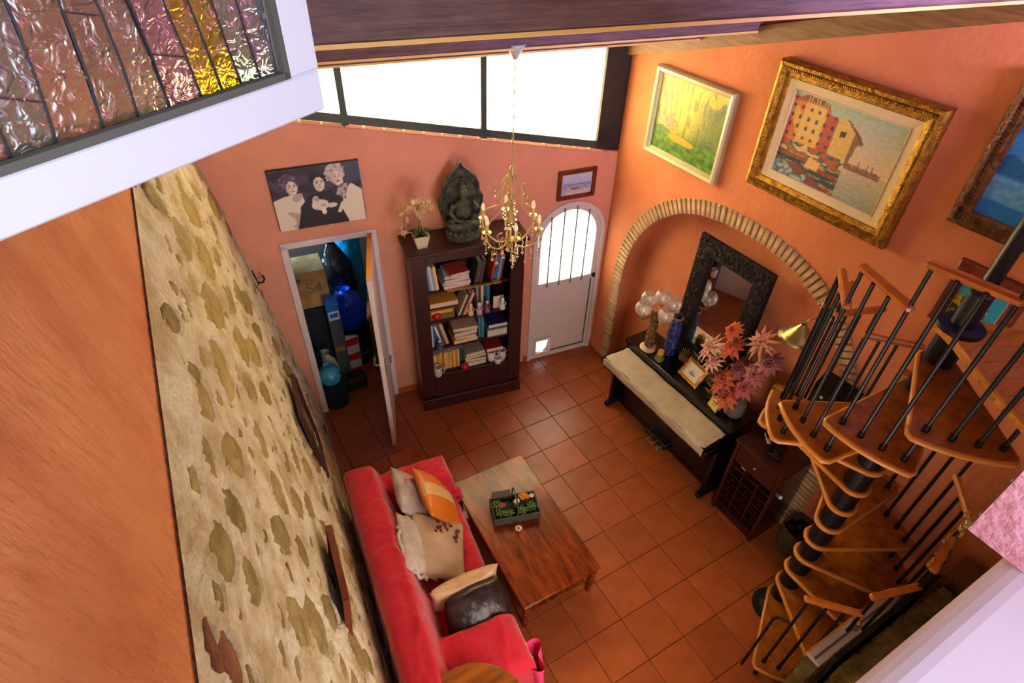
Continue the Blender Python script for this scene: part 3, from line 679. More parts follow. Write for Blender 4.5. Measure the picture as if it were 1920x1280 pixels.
def paint_harbour(u, v):
    sky = mixc(hx('d9b88c'), hx('a3b59a'), (v - .45) * 2)
    c = sky
    if v < .40: c = mixc(hx('8f9a86'), hx('c2b08c'), v / .4 + .3 * n2(u * .4, v, 50))
    if inpoly([(-.1, .40), (-.1, .95), (.05, .93), (.12, .98), (.33, .96), (.36, .86), (.46, .84), (.46, .40)], u, v):
        c = hx('c96b3a') if n2(u, v * .4, 7) > .05 else hx('d6a44e')
        if .13 < u < .32 and v > .5: c = hx('d9b25c')
        if u > .34: c = hx('a9513a')
        gu = (u * 13) % 1; gv = (v * 9) % 1
        if .3 < gu < .62 and .3 < gv < .7: c = hx('41453f')
        if v > .9 and (u * 40) % 1 < .5: c = hx('7a3f28')
    if inpoly([(.44, .36), (.45, .84), (.52, .88), (.67, .74), (.71, .66), (.66, .64), (.64, .36)], u, v):
        c = hx('d0ae58') if u < .61 else hx('7d6244')
        if inpoly([(.5, .66), (.545, .68), (.545, .74), (.5, .73)], u, v): c = hx('3c463a')
        if inpoly([(.52, .9), (.71, .68), (.71, .65), (.52, .86)], u, v): c = hx('70432c')
    if u > .62 and .36 < v < .43 + .02 * n2(u, 0, 40) and u < .93: c = mixc(hx('a06a4c'), hx('6a5a48'), .5 + n2(u, v, 60) * 2)
    if (u > .66 and u < .92) and (u * 26) % 1 < .14 and .4 < v < .5: c = hx('75604c')
    if v < .44 and u < .62:
        w = n2(u * .7, v, 15, 4)
        c = hx('2f453d') if w > .12 else hx('5b6f55') if w > -.05 else hx('b98a56') if w > -.22 else hx('88452e')
        if v > .3: c = hx('d3b06c') if w > .2 else hx('3e5f55') if w > -.05 else hx('a55838')
    for cx, cy, a, b in ((.14, .27, .19, .07), (.47, .21, .13, .07)):
        if inell(u, v, cx, cy, a, b) and v < cy + .02: c = hx('2a3a3c') if v < cy - .02 else hx('824b34')
    if inpoly([(.02, .14), (.22, .2), (.62, -.02), (.5, -.02), (.1, .06)], u, v): c = hx('744434')
    if inpoly([(.29, .2), (.32, .33), (.42, .30), (.42, .2)], u, v): c = hx('d8b070')
    if .55 < u < .565 and 0.03 < v < .17: c = hx('33352c')
    if v < .12 + .1 * n2(u, 0, 6) and u < .35: c = mixc(hx('4d6a68'), hx('9fb3a4'), .5 + 2 * n2(u, v, 24))
    k = .05 * n2(u, v, 30, 7)
    return tuple(max(0, min(1, x + k)) for x in c)
def paint_blue(u, v):
    c = mixc(hx('0d5c86'), hx('4ea4c4'), .5 + .6 * n2(u * .5, v, 6))
    if v < .15: c = hx('0b6a9c')
    if .15 < v < .35: c = mixc(hx('5d9cae'), hx('3c7f97'), .5 + n2(u, v, 20))
    if .35 < v < .5 + .05 * n2(u, 0, 9): c = hx('08597a')
    if v > .8: c = hx('7c9fc4')
    if abs(u - .38 - .08 * v) < .012 and .1 < v < .55: c = hx('0a4560')
    for k in range(9):
        a = k * .7
        for t in (.05, .1, .15, .2):
            if math.hypot(u - .42 - t * cos(a), v - .58 - t * .8 * sin(a) + t * t * 2) < .022: c = hx('07405c')
    k = .08 * n2(u, v, 50, 3)
    return tuple(max(0, min(1, x + k)) for x in c)
def paint_naive(u, v):
    c = mixc(hx('0a86b0'), hx('2fb4c8'), v + .4 * n2(u, v, 6))
    if v < .5 + .1 * n2(u, 0, 4): c = hx('b5a512') if n2(u, v, 8) > -.05 else hx('26400e')
    if v < .3: c = hx('1d2f0e') if n2(u, v, 10, 2) > -.1 else hx('5f8a16')
    if inell(u, v, .42, .72, .17, .2): c = hx('9aa814') if n2(u, v, 22) > -.1 else hx('3f5c10')
    if .40 < u < .47 and .25 < v < .55: c = hx('86a0c0')
    if u > .75: c = hx('1594b2')
    return c
def paint_sea(u, v):
    c = mixc(hx('8fa3d6'), hx('c9cfe4'), v + .3 * n2(u, v * 3, 5))
    if v < .55: c = mixc(hx('d9c9b8'), hx('6f86c0'), v * 1.6 + .6 * n2(u * .5, v, 14))
    if inell(u, v, .45, .28, .16, .04): c = hx('5a4640')
    return c
def paint_trio(u, v):
    """black and white print: three people in evening dress at a table"""
    c = mixc(hx('23202e'), hx('4a4660'), .4 + n2(u, v, 7))
    L1, L2, K, G = hx('e2dcc4'), hx('b7ad9c'), hx('191722'), hx('6a6478')
    if u > .78 and v > .68: c = hx('39445a')
    if .765 < u < .80 and v > .62: c = L1
    # shoulders and gown of the woman at one side, dark suits, pale dress at the other
    if inpoly([(.0, .0), (.0, .52), (.14, .58), (.32, .6), (.34, .42), (.26, .25), (.2, .0)], u, v): c = L1 if n2(u, v, 6) > -.2 else L2
    if inpoly([(.22, .0), (.28, .38), (.42, .56), (.62, .58), (.76, .45), (.8, .1), (.78, .0)], u, v): c = K
    if inpoly([(.80, .0), (.74, .25), (.78, .5), (.88, .66), (1., .52), (1., .0)], u, v): c = L1
    if inpoly([(.70, .5), (.74, .68), (.84, .66), (.8, .4)], u, v): c = G if n2(u, v, 20) > 0 else L2
    for cx, cy, a, b, hr, hs in ((.22, .73, .070, .125, hx('4a4254'), 1), (.52, .74, .070, .125, hx('141220'), 0), (.73, .80, .072, .13, hx('c9c0b4'), 1)):
        wv = .022 * n2(u, v, 26, cx)
        if inell(u + wv, v + wv, cx - .015, cy + .05, a * (1.55 if hs else 1.12), b * (1.22 if hs else 1.12)): c = mixc(hr, hx('8a8294') if hs else hr, max(0, 1.6 * n2(u, v, 24, 3)))
        if inell(u, v, cx + .006, cy - .035, a * .86, b * .92):
            c = mixc(L1, hx('8f8694'), max(0, (cx - u) / a * .55 + .25 * abs(n2(u, v, 18))))
            for ex in (-.024, .026):
                if inell(u, v, cx + .012 + ex, cy - .005, .015, .007): c = hx('3a3444')
                if inell(u, v, cx + .012 + ex, cy + .022, .017, .004): c = hx('6a6070')
            if inell(u, v, cx + .014, cy - .045, .007, .022): c = hx('a8a0a4')
            if inell(u, v, cx + .012, cy - .085, .024, .009): c = hx('4a3c48') if hs else hx('7a6c74')
    if inell(u, v, .5, .36, .1, .09) or inell(u, v, .46, .44, .04, .08) or inell(u, v, .63, .33, .06, .04): c = L1 if n2(u, v, 16) > -.25 else L2
    if inell(u, v, .53, .24, .025, .05): c = hx('f4f0e0')
    if inpoly([(.68, .2), (.74, .36), (.78, .36), (.72, .18)], u, v) or inell(u, v, .1, .12, .1, .06): c = L1
    return c

P1 = thing('framed_picture', 'woodland painting in a pale silver frame under the rafter', 'painting', mat=MR @ Matrix.Translation((.75, 0, 2.82)))
frame(P1, .80, .68, .05, [(0, 0), (0, .045), (.012, .06), (.035, .055), (.045, .04), (.055, .028), (.055, .012)], m_silver)
cpaint('canvas', .70, .58, paint_forest, 90, 74, P1, -.02)
P2 = thing('framed_picture', 'large harbour village painting in a deep gold frame', 'painting', mat=MR @ Matrix.Translation((1.955, 0, 3.045)))
frame(P2, 1.06, .83, .12, [(0, 0), (0, .05), (.012, .075), (.03, .08), (.04, .068), (.055, .07), (.062, .055), (.09, .048), (.10, .04), (.10, .02)], m_gold, beads=(.047, .014, .006, .072))
frame(P2, .865, .635, .03, [(0, .03), (0, .042), (.05, .034), (.052, .04), (.056, .04), (.056, .02)], m_linen, name='slip', label='cream linen slip')
cpaint('canvas', .76, .53, paint_harbour, 120, 84, P2, -.024)
P3 = thing('framed_picture', 'blue palm tree painting in a brown and gold carved frame', 'painting', mat=MR @ Matrix.Translation((3.16, 0, 3.33)))
frame(P3, .90, .78, .1, [(0, 0), (0, .045), (.01, .062), (.03, .066), (.04, .05), (.065, .05), (.07, .04), (.09, .034), (.09, .018)], m_goldb, beads=(.053, .018, .007, .053))
cpaint('canvas', .73, .61, paint_blue, 70, 60, P3, -.022)
P4 = thing('framed_picture', 'green and turquoise landscape in a wide red brown frame beside the stair pole', 'painting', mat=MR @ Matrix.Translation((3.06, 0, 2.58)))
frame(P4, .37, .40, .07, [(0, 0), (0, .03), (.01, .036), (.06, .03), (.068, .018)], m_brown)
MB().box((0, -.012, 0), (.26, .006, .29)).build('mount', m_white, P4, label='white mount')
cpaint('canvas', .225, .25, paint_naive, 40, 40, P4, -.020)
P5 = thing('framed_picture', 'small seascape in a brown wooden frame above the arched door', 'painting', mat=MF @ Matrix.Translation((-.405, 0, 2.07)))
frame(P5, .39, .285, .05, [(0, 0), (0, .022), (.006, .028), (.035, .024), (.042, .014)], m_brown)
MB().box((0, -.006, 0), (.32, .006, .22)).build('mount', m_white, P5, label='white mount')
cpaint('canvas', .29, .185, paint_sea, 44, 30, P5, -.0145)
P6 = thing('photo_print', 'black and white print of three people in evening dress above the doorway', 'print', mat=MF @ Matrix.Translation((-2.672, 0, 2.32)))
MB().box((0, -.009, 0), (.675, .018, .5)).build('board', m_black, P6)
cpaint('print_face', .667, .492, paint_trio, 130, 96, P6, -.0265)

# frames on the stone wall, seen edge on
def wall_frame(l0, l1, z0, z1, label, m, tiltdeg, d=.02):
    F = ML @ Matrix.Translation((-(l0 + l1) / 2, -.03, (z0 + z1) / 2 * kz)) @ Matrix.Rotation(radians(tiltdeg), 4, 'X')
    r = thing('wall_picture', label, 'picture', mat=F)
    frame(r, l1 - l0, z1 - z0, .05, [(0, 0), (0, .03), (.008, .036), (.04, .03), (.045, .015)], m)
    MB().box((0, -.01, 0), (l1 - l0 - .08, .008, z1 - z0 - .08)).build('picture_face', M('sepia print', '7a6a4e', .5, c2='4a3c2c', vscale=10), r)
    return r
wall_frame(.95, 1.42, .72, 1.42, 'dark framed picture on the stone wall near the open doorway', m_book, 4)
wall_frame(2.40, 2.86, 1.12, 1.55, 'red brown framed picture tilted forward on the stone wall above the sofa', m_brown, 14)
r = thing('wall_hook', 'small dark iron hook high in the corner of the stone wall', 'hook', mat=ML @ Matrix.Translation((-.06, -.02, 1.73 * kz)))
MB().box((0, 0, 0), (.05, .03, .14), bev=.006).build('plate', m_blackm, r)
MB().tube([(0, -.01, -.05), (0, -.05, -.06), (0, -.07, -.03), (0, -.065, 0)], .008).build('hook_arm', m_blackm, r)

# ================================================================== CHANDELIER
ch = thing('chandelier', 'cream and gold candle chandelier hung with crystal drops from the purlin', 'chandelier', FP(-1.515, 1.1, 2.18), YF)
MB().lathe([(0, 0), (.012, 0), (.028, .03), (.06, .075), (.062, .085), (0, .085)], c=(0, 0, 1.315), n=20).build('ceiling_rose', M('pale satin metal', 'c9d2cc', .4, metal=.2), ch, smooth=True, label='conical metal ceiling rose')
m = MB()
for k in range(17):
    z = .68 + k * .037
    m.tube([(cos(a) * (.008 if k % 2 else .0025), sin(a) * (.0025 if k % 2 else .008), z + .022 * sin(a + (0 if k % 2 else pi / 2)) * 1.0) for a in [2 * pi * q / 8 for q in range(8)]], .0016, 4, closed=True)
m.cyl((0, 0, .66), (0, 0, 1.32), .0022, n=5)
m.build('chain', m_ivory, ch)
MB().lathe([(0, .06), (.012, .065), (.02, .08), (.012, .10), (.03, .13), (.036, .14), (.01, .16), (.010, .26), (.026, .27), (.03, .29), (.012, .31), (.010, .44), (.02, .46), (.01, .48), (.008, .60), (.02, .62), (.022, .64), (.012, .67), (0, .68)], n=14).build('stem', m_ivory, ch, smooth=True)
for k in range(6):
    a = 2 * pi * k / 6 + .3; ca, sa = cos(a), sin(a)
    def q(r, z): return (r * ca, r * sa, z)
    arm = MB().tube([q(.015, .15), q(.05, .10), (q(.10, .09)), q(.155, .12), q(.20, .18), q(.212, .23), q(.205, .25)], .006, 6).tube([q(.06, .17), q(.085, .155), q(.10, .13), q(.085, .10)], .0045, 5)
    arm = arm.build('arm', m_ivory, ch, smooth=True)
    MB().tube([q(.205, .29), q(.175, .33), q(.125, .36), q(.09, .39), q(.075, .42), q(.08, .50), q(.07, .55), q(.035, .60), q(.01, .62)], .0045, 5).tube([q(.08, .50), q(.10, .53), q(.115, .52), q(.115, .50)], .004, 5).build('cage_rod', m_ivory, ch, smooth=True)
    MB().lathe([(0, 0), (.028, .004), (.032, .012), (.012, .014), (.012, .02), (0, .02)], c=q(.205, .248), n=12).build('drip_pan', m_ivory, arm)
    MB().cyl(q(.205, .26), q(.205, .315), .012, n=10).build('candle_tube', m_ivory, arm)
    MB().lathe([(0, 0), (.011, .004), (.016, .02), (.012, .04), (.004, .056), (0, .06)], c=q(.205, .315), n=10).build('bulb', M('frosted candle bulb', 'e6dcae', .25, emit='ffe9b0', estr=.25), arm, smooth=True)
    for r_, z0, n_, big in ((.212, .22, 7, 1), (.115, .50, 2, 1), (.12, .09, 6, 1), (.16, .11, 4, 1), (.06, .10, 5, 1), (.225, .24, 2, 1)):
        d = MB(); zz = z0
        for j in range(n_): zz -= .014; d.sph(q(r_, zz), .0055, n=1)
        if big: d.lathe([(0, 0), (.010, .010), (.011, .018), (.004, .034), (0, .04)], c=(r_ * ca, r_ * sa, zz - .046), n=7)
        d.build('drop', M('amber crystal', 'e3b070', .08, trans=.5, spec=.8) if (k + n_) % 2 else m_crystal, ch)
d = MB()
for j in range(34):
    a = random.uniform(0, 2 * pi); z = random.uniform(.22, .44); r_ = .055 - .03 * abs(z - .32) / .1
    d.sph((r_ * cos(a), r_ * sin(a), z), .012, n=1)
d.build('crystal_cluster', m_crystal, ch, kind='stuff')

# ================================================================== BOOKCASE
BX = (-.769, .695); BR = radians(-10.3)
bc = thing('bookcase', 'tall dark mahogany bookcase beside the open doorway', 'bookcase', (BX[0], BX[1], 0), BR)
BW, BD, BH = 1.02, .33, 1.80
for x in (0.0, BW - .13): MB().box((x + .065, .02, .98), (.13, .04, 1.64), bev=.004).build('front_post', m_book, bc)
for x in (.015, BW - .015): MB().box((x, BD / 2, .92), (.03, BD - .04, 1.76)).build('side_panel', m_book, bc)
MB().box((BW / 2, BD - .01, .92), (BW - .04, .02, 1.76)).build('back_panel', m_book, bc)
MB().box((BW / 2, .0, .07), (BW + .02, .05, .14), bev=.005).box((BW / 2, BD / 2, .07), (BW - .02, BD - .03, .14)).build('plinth', m_book, bc)
MB().box((BW / 2, .018, .285), (BW - .26, .03, .29), bev=.003).build('lower_panel', m_book, bc)
MB().box((BW / 2, .02, 1.775), (BW - .26, .04, .09), bev=.003).build('head_rail', m_book, bc)
MB().box((BW / 2, BD / 2 - .01, 1.835), (BW + .07, BD + .05, .035), bev=.008).box((BW / 2, BD / 2, 1.81), (BW + .035, BD + .02, .03), bev=.006).build('cornice', m_book, bc)
SHZ = (.435, .76, 1.08, 1.41)
for z in SHZ: MB().box((BW / 2, BD / 2 + .01, z - .0125), (BW - .06, BD - .06, .024)).build('shelf', m_book, bc)
TOPZ = 1.8525
MBC = Matrix.Translation((BX[0], BX[1], 0)) @ Matrix.Rotation(BR, 4, 'Z')
def BP(x, y, z): return MBC @ Vector((x, y, z))
COLS = {}
def cmat(h, rough=.55):
    return M('print ' + h, h, rough, rnd=.05)
m_paper = M('page edges', 'd9cfb4', .8, c2='bfb394', vscale=60)
shelf_word = {1.41: 'top shelf', 1.08: 'second shelf', .76: 'third shelf', .435: 'lowest shelf'}
cname = {'8fa6b8': 'pale blue', 'c9d4d6': 'white', '4f6f94': 'blue', 'e2c25c': 'yellow', '2a3f52': 'navy', 'e0a13a': 'amber', 'caa23c': 'ochre', 'b5642a': 'rust', 'd9b64a': 'straw yellow',
         'c2762c': 'orange', '1f4a48': 'dark teal', 'e39a6c': 'peach', '3a2a30': 'plum', 'cdbf96': 'cream', '20506e': 'petrol blue', '2f6f84': 'teal', '3d8c98': 'turquoise',
         'dfe3e0': 'white', '1f5f9a': 'bright blue', 'c8a888': 'tan', '7a6a2e': 'olive', 'd8b0a0': 'pale pink', 'c9982e': 'mustard', '2c3844': 'slate', '8a1c28': 'crimson', '4a8f84': 'sea green', '6e1420': 'maroon',
         '2a2060': 'violet', '9a9484': 'grey', '3b3a36': 'charcoal', 'b3402a': 'red', '5b4a3a': 'brown'}
used_l = {}
def book(x, y, z, w, d, h, col, lean=0, flat=False, rz=0, where='', kindw='book', grp=None):
    base = '%s %s' % (cname[col], kindw)
    if flat: base += ' lying flat'
    elif lean: base += ' leaning'
    else: base += ' standing upright'
    lab = base + ' on the ' + shelf_word[z] + (', ' + where if where else '')
    M0 = MBC @ Matrix.Translation((x, y, z + .001 if not flat else flat)) @ Matrix.Rotation(radians(lean), 4, 'Y') @ Matrix.Rotation(radians(rz), 4, 'Z')
    r = thing('book', lab, 'book', mat=M0, group=grp or 'books on the ' + shelf_word[z])
    if flat:   # w across, d deep, h thick
        MB().box((0, d / 2, h / 2), (w, d, h * .99), bev=.0015).build('cover', cmat(col), r)
        MB().box((0, d / 2, h / 2), (w * .985, d * 1.004, h * .7)).build('pages', m_paper, r)
    else:
        MB().box((w / 2, d / 2 + .0, h / 2), (w, d, h), bev=.0015).build('cover', cmat(col), r)
        MB().box((w / 2, d / 2 + .004, h / 2 + .0015), (w * .72, d * .97, h * 1.0)).build('pages', m_paper, r)
    return r
ordn = ['against the post', 'second from the post', 'third from the post', 'fourth from the post', 'fifth from the post', 'sixth from the post', 'seventh from the post', 'eighth from the post', 'ninth from the post', 'tenth from the post', 'eleventh from the post', 'twelfth from the post', 'thirteenth from the post']
def row(x, z, spec, y=.05, lean=0, start=0, gap=.0008, ow=None):
    for i, (w, h, c) in enumerate(spec):
        book(x, y + random.uniform(0, .012), z, w, .17, h, c, lean=lean, where=(ordn[start + i] + ' by the doorway' if ow is None else ordn[i].replace('post', ow.replace('the ', '')))); x += w + gap
    return x
# top shelf
row(.135, 1.41, [(.022, .24, '4f6f94'), (.018, .25, '8fa6b8'), (.02, .255, 'c9d4d6'), (.016, .24, '8fa6b8'), (.026, .25, 'e2c25c')], lean=-6)
for i, (w, d, h, c, rz) in enumerate(((.24, .22, .035, 'c9d4d6', 3), (.25, .2, .03, 'd8b0a0', -4), (.23, .21, .035, '9a9484', 5), (.22, .2, .03, 'c9d4d6', -3))):
    book(.40, .04, 1.41, w, d, h, c, flat=1.411 + sum((.035, .03, .035, .03)[:i]) , rz=rz, where=('at the bottom of the paper stack', 'second in the paper stack', 'third in the paper stack', 'on top of the paper stack')[i], kindw='folder')
book(.43, .03, 1.41, .18, .19, .03, 'b3402a', flat=1.5425, rz=8, where='topmost of the paper stack')
x_ = row(.56, 1.41, [(.025, .23, '3b3a36'), (.02, .22, '5b4a3a'), (.03, .24, '3b3a36')], lean=10, ow='the paper stack')
row(.72, 1.41, [(.02, .22, 'b3402a'), (.035, .25, '1f5f9a'), (.02, .24, '9a9484'), (.02, .25, '5b4a3a')], lean=9, ow='the black books')
# second shelf
book(.27, .03, 1.08, .26, .18, .05, 'e0a13a', flat=1.235, where='on top of the brown box')
row(.40, 1.08, [(.018, .24, 'cdbf96'), (.03, .25, '3b3a36'), (.03, .25, 'e39a6c')], lean=22, ow='the red ball')
row(.58, 1.08, [(.022, .23, '3a2a30'), (.02, .24, '9a9484'), (.022, .25, '3b3a36'), (.026, .26, 'cdbf96'), (.03, .26, '20506e'), (.03, .25, '2f6f84')], y=.12, ow='the peach book')
# third shelf
row(.135, .76, [(.018, .26, 'c9d4d6'), (.02, .24, '2f6f84')])
row(.19, .76, [(.035, .24, '1f5f9a'), (.02, .25, 'dfe3e0'), (.03, .25, '5b4a3a'), (.03, .26, 'c8a888')], lean=-14, ow='the teal folder')
for i, (w, h, c, wd) in enumerate(((.24, .045, 'c9982e', 'at the bottom of the middle stack'), (.20, .035, 'd8b0a0', 'second in the middle stack'), (.23, .06, '7a6a2e', 'third in the middle stack'), (.24, .04, 'c8a888', 'on top of the middle stack'))):
    book(.465, .035, .76, w, .2, h, c, flat=.761 + (0, .0455, .081, .1415)[i], rz=(2, -3, 4, -2)[i], where=wd)
row(.60, .76, [(.016, .24, '3d8c98'), (.016, .25, '2f6f84'), (.018, .24, '3d8c98')], ow='the middle stack')
book(.78, .03, .76, .2, .2, .10, '4a8f84', flat=.761, where='under the violet book', kindw='box')
book(.79, .04, .76, .19, .19, .05, '2a2060', flat=.8615, where='on the sea green box')
# lowest shelf
row(.135, .435, [(.022, .21, 'cdbf96'), (.022, .2, 'c8a888'), (.024, .21, 'c9982e'), (.022, .22, 'caa23c'), (.02, .21, 'b5642a'), (.024, .215, 'd9b64a'), (.02, .21, 'c8a888'), (.022, .22, 'caa23c'), (.02, .22, 'c2762c'), (.022, .22, 'd9b64a'), (.02, .225, 'c2762c'), (.02, .225, 'cdbf96'), (.03, .24, '1f4a48')], y=.06)
for i, (w, h, c) in enumerate(((.22, .05, 'c9d4d6'), (.21, .045, '3b3a36'), (.22, .03, 'c9982e'), (.20, .045, '9a9484'))):
    book(.56, .035, .435, w, .2, h, c, flat=.436 + (0, .0505, .096, .1265)[i], rz=(3, -3, 2, 5)[i], where=('at the bottom of the low stack', 'second in the low stack', 'third in the low stack', 'on top of the low stack')[i])
book(.76, .04, .435, .17, .16, .05, '8a1c28', flat=.56, where='on the pair of white mugs')
def put(name, label, cat, x, y, z, group=None): 
    return thing(name, label, cat, BP(x, y, z + .001), BR, group)
r = put('ball', 'red glass ball ornament on the second shelf of the bookcase', 'ornament', .2, .06, 1.08); MB().sph((0, 0, .045), .045, n=3).build('globe', M('red glaze', 'b0121c', .15), r, smooth=True); MB().cyl((0, 0, .088), (0, 0, .1), .008).build('cap', m_brass, r)
r = put('ball', 'red ball ornament at the front of the lowest shelf of the bookcase', 'ornament', .435, .005, .435); MB().sph((0, .0, .042), .042, n=3).build('globe', M('red glaze', 'b0121c', .15), r, smooth=True); MB().cyl((0, 0, .082), (0, 0, .094), .008).build('cap', m_brass, r)
def mug(label, x, y, z, c='d8d2cc', rr=.042, h=.09):
    r = put('mug', label, 'mug', x, y, z, 'mugs in the bookcase')
    MB().lathe([(0, 0), (rr * .8, 0), (rr, h * .2), (rr, h), (rr - .004, h), (rr - .004, .01), (0, .01)], n=18).build('cup', M('white china ' + c, c, .25), r, smooth=True)
    MB().tube([(rr - .003, 0, h * .8), (rr + .02, 0, h * .75), (rr + .026, 0, h * .5), (rr + .018, 0, h * .25), (rr - .003, 0, h * .2)], .005, 6).build('handle', M('white china ' + c, c, .25), r, smooth=True)
mug('white jar-shaped mug at the front corner of the lowest shelf', .165, -.0, .435, 'bdb8ae', .04, .12)
mug('white china mug under the crimson book on the lowest shelf', .73, .06, .435, h=.12)
mug('pale grey china mug next to the post on the lowest shelf', .84, .05, .435, 'c4c0c4', h=.12)
mug('small white cup in front of the crimson book', .78, -.0, .435, rr=.035, h=.07)
def figurine(label, x, y, z, c, c2):
    r = put('figurine', label, 'figurine', x, y, z, 'figurines in the bookcase')
    MB().lathe([(0, 0), (.026, 0), (.03, .012), (.022, .04), (.012, .07), (.02, .085), (.014, .098), (0, .1)], n=14).build('body', M('glazed ' + c, c, .3), r, smooth=True)
    MB().sph((0, -.002, .112), .018).build('head', M('glazed ' + c2, c2, .3), r, smooth=True)
    MB().tube([(-.018, 0, .08), (-.032, -.012, .055), (-.018, -.024, .05)], .006, 6).tube([(.018, 0, .08), (.03, -.012, .06), (.014, -.024, .052)], .006, 6).build('arms', M('glazed ' + c, c, .3), r, smooth=True)
figurine('cream figurine on the second shelf beside the peach book', .52, .04, 1.08, 'cfc49a', 'e0d2b0')
figurine('pink and white figurine on the second shelf', .60, .03, 1.08, 'c9a8b0', 'e6dcd2')
figurine('rose figurine on the second shelf in front of the petrol book', .68, .04, 1.08, '8c4a60', 'd8a0b0')
figurine('white figurine on the second shelf next to the post', .83, .04, 1.08, 'd8d6cc', 'ecebe4')
figurine('grey figurine with bright buttons on the third shelf', .20, .0, .76, '5a5a60', 'c4c4c8')
r = put('box', 'low brown carton at the front of the second shelf', 'box', .25, .04, 1.08)
MB().box((0, .08, .06), (.24, .14, .12), bev=.003).build('carton', M('brown card', '6e5a2a', .8), r); MB().box((0, .0075, .09), (.2, .004, .03)).build('tape', M('yellow tape', 'd8a63a', .5), r)
r = put('picture_frame', 'small cream picture frame on the second shelf by the post', 'frame', .80, .10, 1.08)
frame(r, .1, .13, .02, [(0, 0), (0, .012), (.015, .012), (.018, .004)], M('cream frame', 'd8cfae', .5)); MB().box((0, -.003, 0), (.075, .004, .1)).build('picture_face', m_linen, r)
r.location = BP(.8, .08, 1.08 + .067)
r = put('ruler', 'thin wooden ruler lying at the edge of the top shelf', 'ruler', .55, .0, 1.41); MB().box((0, .012, .004), (.5, .03, .006)).build('blade', M('boxwood', 'b58a3e', .5), r); MB().box((.2, .012, .012), (.06, .05, .01)).build('label_tag', M('ochre card', 'b07f2a', .7), r)

# on top: orchid and bronze statue
op = thing('potted_orchid', 'cream orchid in a white tapered pot on top of the bookcase', 'plant', FP(-1.955, .24, TOPZ + .001), YF)
m = MB(); bmv = m.bm
a_ = [bmv.verts.new(v) for v in ((-.04, -.04, 0), (.04, -.04, 0), (.04, .04, 0), (-.04, .04, 0))]; b_ = [bmv.verts.new(v) for v in ((-.065, -.065, .12), (.065, -.065, .12), (.065, .065, .12), (-.065, .065, .12))]
c_ = [bmv.verts.new(v) for v in ((-.056, -.056, .12), (.056, -.056, .12), (.056, .056, .12), (-.056, .056, .12))]; d_ = [bmv.verts.new(v) for v in ((-.053, -.053, .10), (.053, -.053, .10), (.053, .053, .10), (-.053, .053, .10))]
bmv.faces.new(a_)
for p_, q_ in ((a_, b_), (b_, c_), (c_, d_)):
    for i in range(4): bmv.faces.new((p_[i], p_[(i + 1) % 4], q_[(i + 1) % 4], q_[i]))
bmv.faces.new(d_); m.build('pot', M('cream ceramic', 'd9d8b0', .35), op)
MB().grid(6, 6, lambda u, v: (-.052 + .104 * u, -.052 + .104 * v, .108 + .012 * n2(u, v, 7))).build('moss', M('moss', '2a3a1c', .95), op)
m = MB()
for k in range(5):
    a = k * 1.3; m.tube([(0, 0, .11), (.05 * cos(a), .05 * sin(a), .15), (.10 * cos(a), .10 * sin(a), .13)], [.006, .02, .003], 6)
m.build('leaves', M('orchid leaf', '3c4a1a', .5), op, smooth=True)
stems = [[(0, 0, .11), (.0, -.01, .26), (-.02, -.02, .38), (-.08, -.03, .42), (-.12, -.03, .36), (-.13, -.03, .24), (-.135, -.03, .12)], [(0, 0, .11), (.01, 0, .28), (.03, -.02, .38), (.07, -.03, .40), (.1, -.04, .34)], [(0, 0, .11), (0, .01, .3), (0, 0, .42), (-.03, -.02, .47)]]
m = MB()
for s_ in stems: m.tube(s_, .004, 5)
m.build('stem', M('orchid stem', '8a8a24', .5), op)
fm = None
def flower_mesh():
    m = MB()
    for j in range(5):
        a = 2 * pi * j / 5; m.sph((.013 * cos(a), 0, .013 * sin(a)), .012, (1, .35, .75), n=1, rot=(0, -a, 0))
    m.sph((0, -.006, 0), .006, n=1); return m
rr_ = random.Random(5)
for s_ in stems:
    for j in range(2, len(s_)):
        for t in (.0, .33, .66):
            p0 = Vector(s_[j - 1]).lerp(Vector(s_[j]), t) + Vector((rr_.uniform(-.03, .03), rr_.uniform(-.03, .0), rr_.uniform(-.025, .025)))
            if fm is None: o = flower_mesh().build('blossom', M('orchid petal', 'd8be8c', .6, rnd=.15), op); fm = o.data
            else: o = bpy.data.objects.new('blossom', fm); COL.objects.link(o); o.parent = op
            o.location = p0; o.rotation_euler = (rr_.uniform(-.6, .6), rr_.uniform(-3, 3), rr_.uniform(-.9, .9)); o.scale = [rr_.uniform(.8, 1.3)] * 3

sg = thing('bronze_statue', 'green bronze seated figure with a pointed leaf halo on top of the bookcase', 'statue', FP(-1.565, .2, TOPZ + .001), YF)
m = MB()
m.lathe([(0, 0), (.15, 0), (.155, .03), (.135, .045), (.15, .07), (.12, .10), (.11, .115), (0, .115)], n=28, sy=.72); m.build('lotus_base', m_bronze, sg)
m = MB()
for k in range(16):
    a = 2 * pi * k / 16; m.sph((.14 * cos(a), .10 * sin(a), .075), .028, (1, 1, 1.1), n=1)
m.build('petals', m_bronze, sg)
hp = [(-.08, .10), (-.15, .16), (-.19, .25), (-.19, .33), (-.16, .38), (-.155, .44), (-.13, .50), (-.07, .56), (-.025, .60), (0, .65)]
hp = hp + [(-x, z) for x, z in hp[-2::-1]]
MB().prism(hp, .055, .085, 'y').build('halo', m_bronze, sg)
inner = [(x * .86, .12 + (z - .12) * .88 + .02) for x, z in hp]
m = MB()
m.tube([(x * .97, .05, z) for x, z in hp], .011, 6); m.tube([(x, .05, z) for x, z in inner], .006, 5)
for k in range(26):
    a = pi * (k / 25) ; m.sph((.15 * cos(a), .045, .34 + .17 * sin(a)), .013, n=1)
m.build('halo_rim', m_bronze, sg, smooth=True)
m = MB()
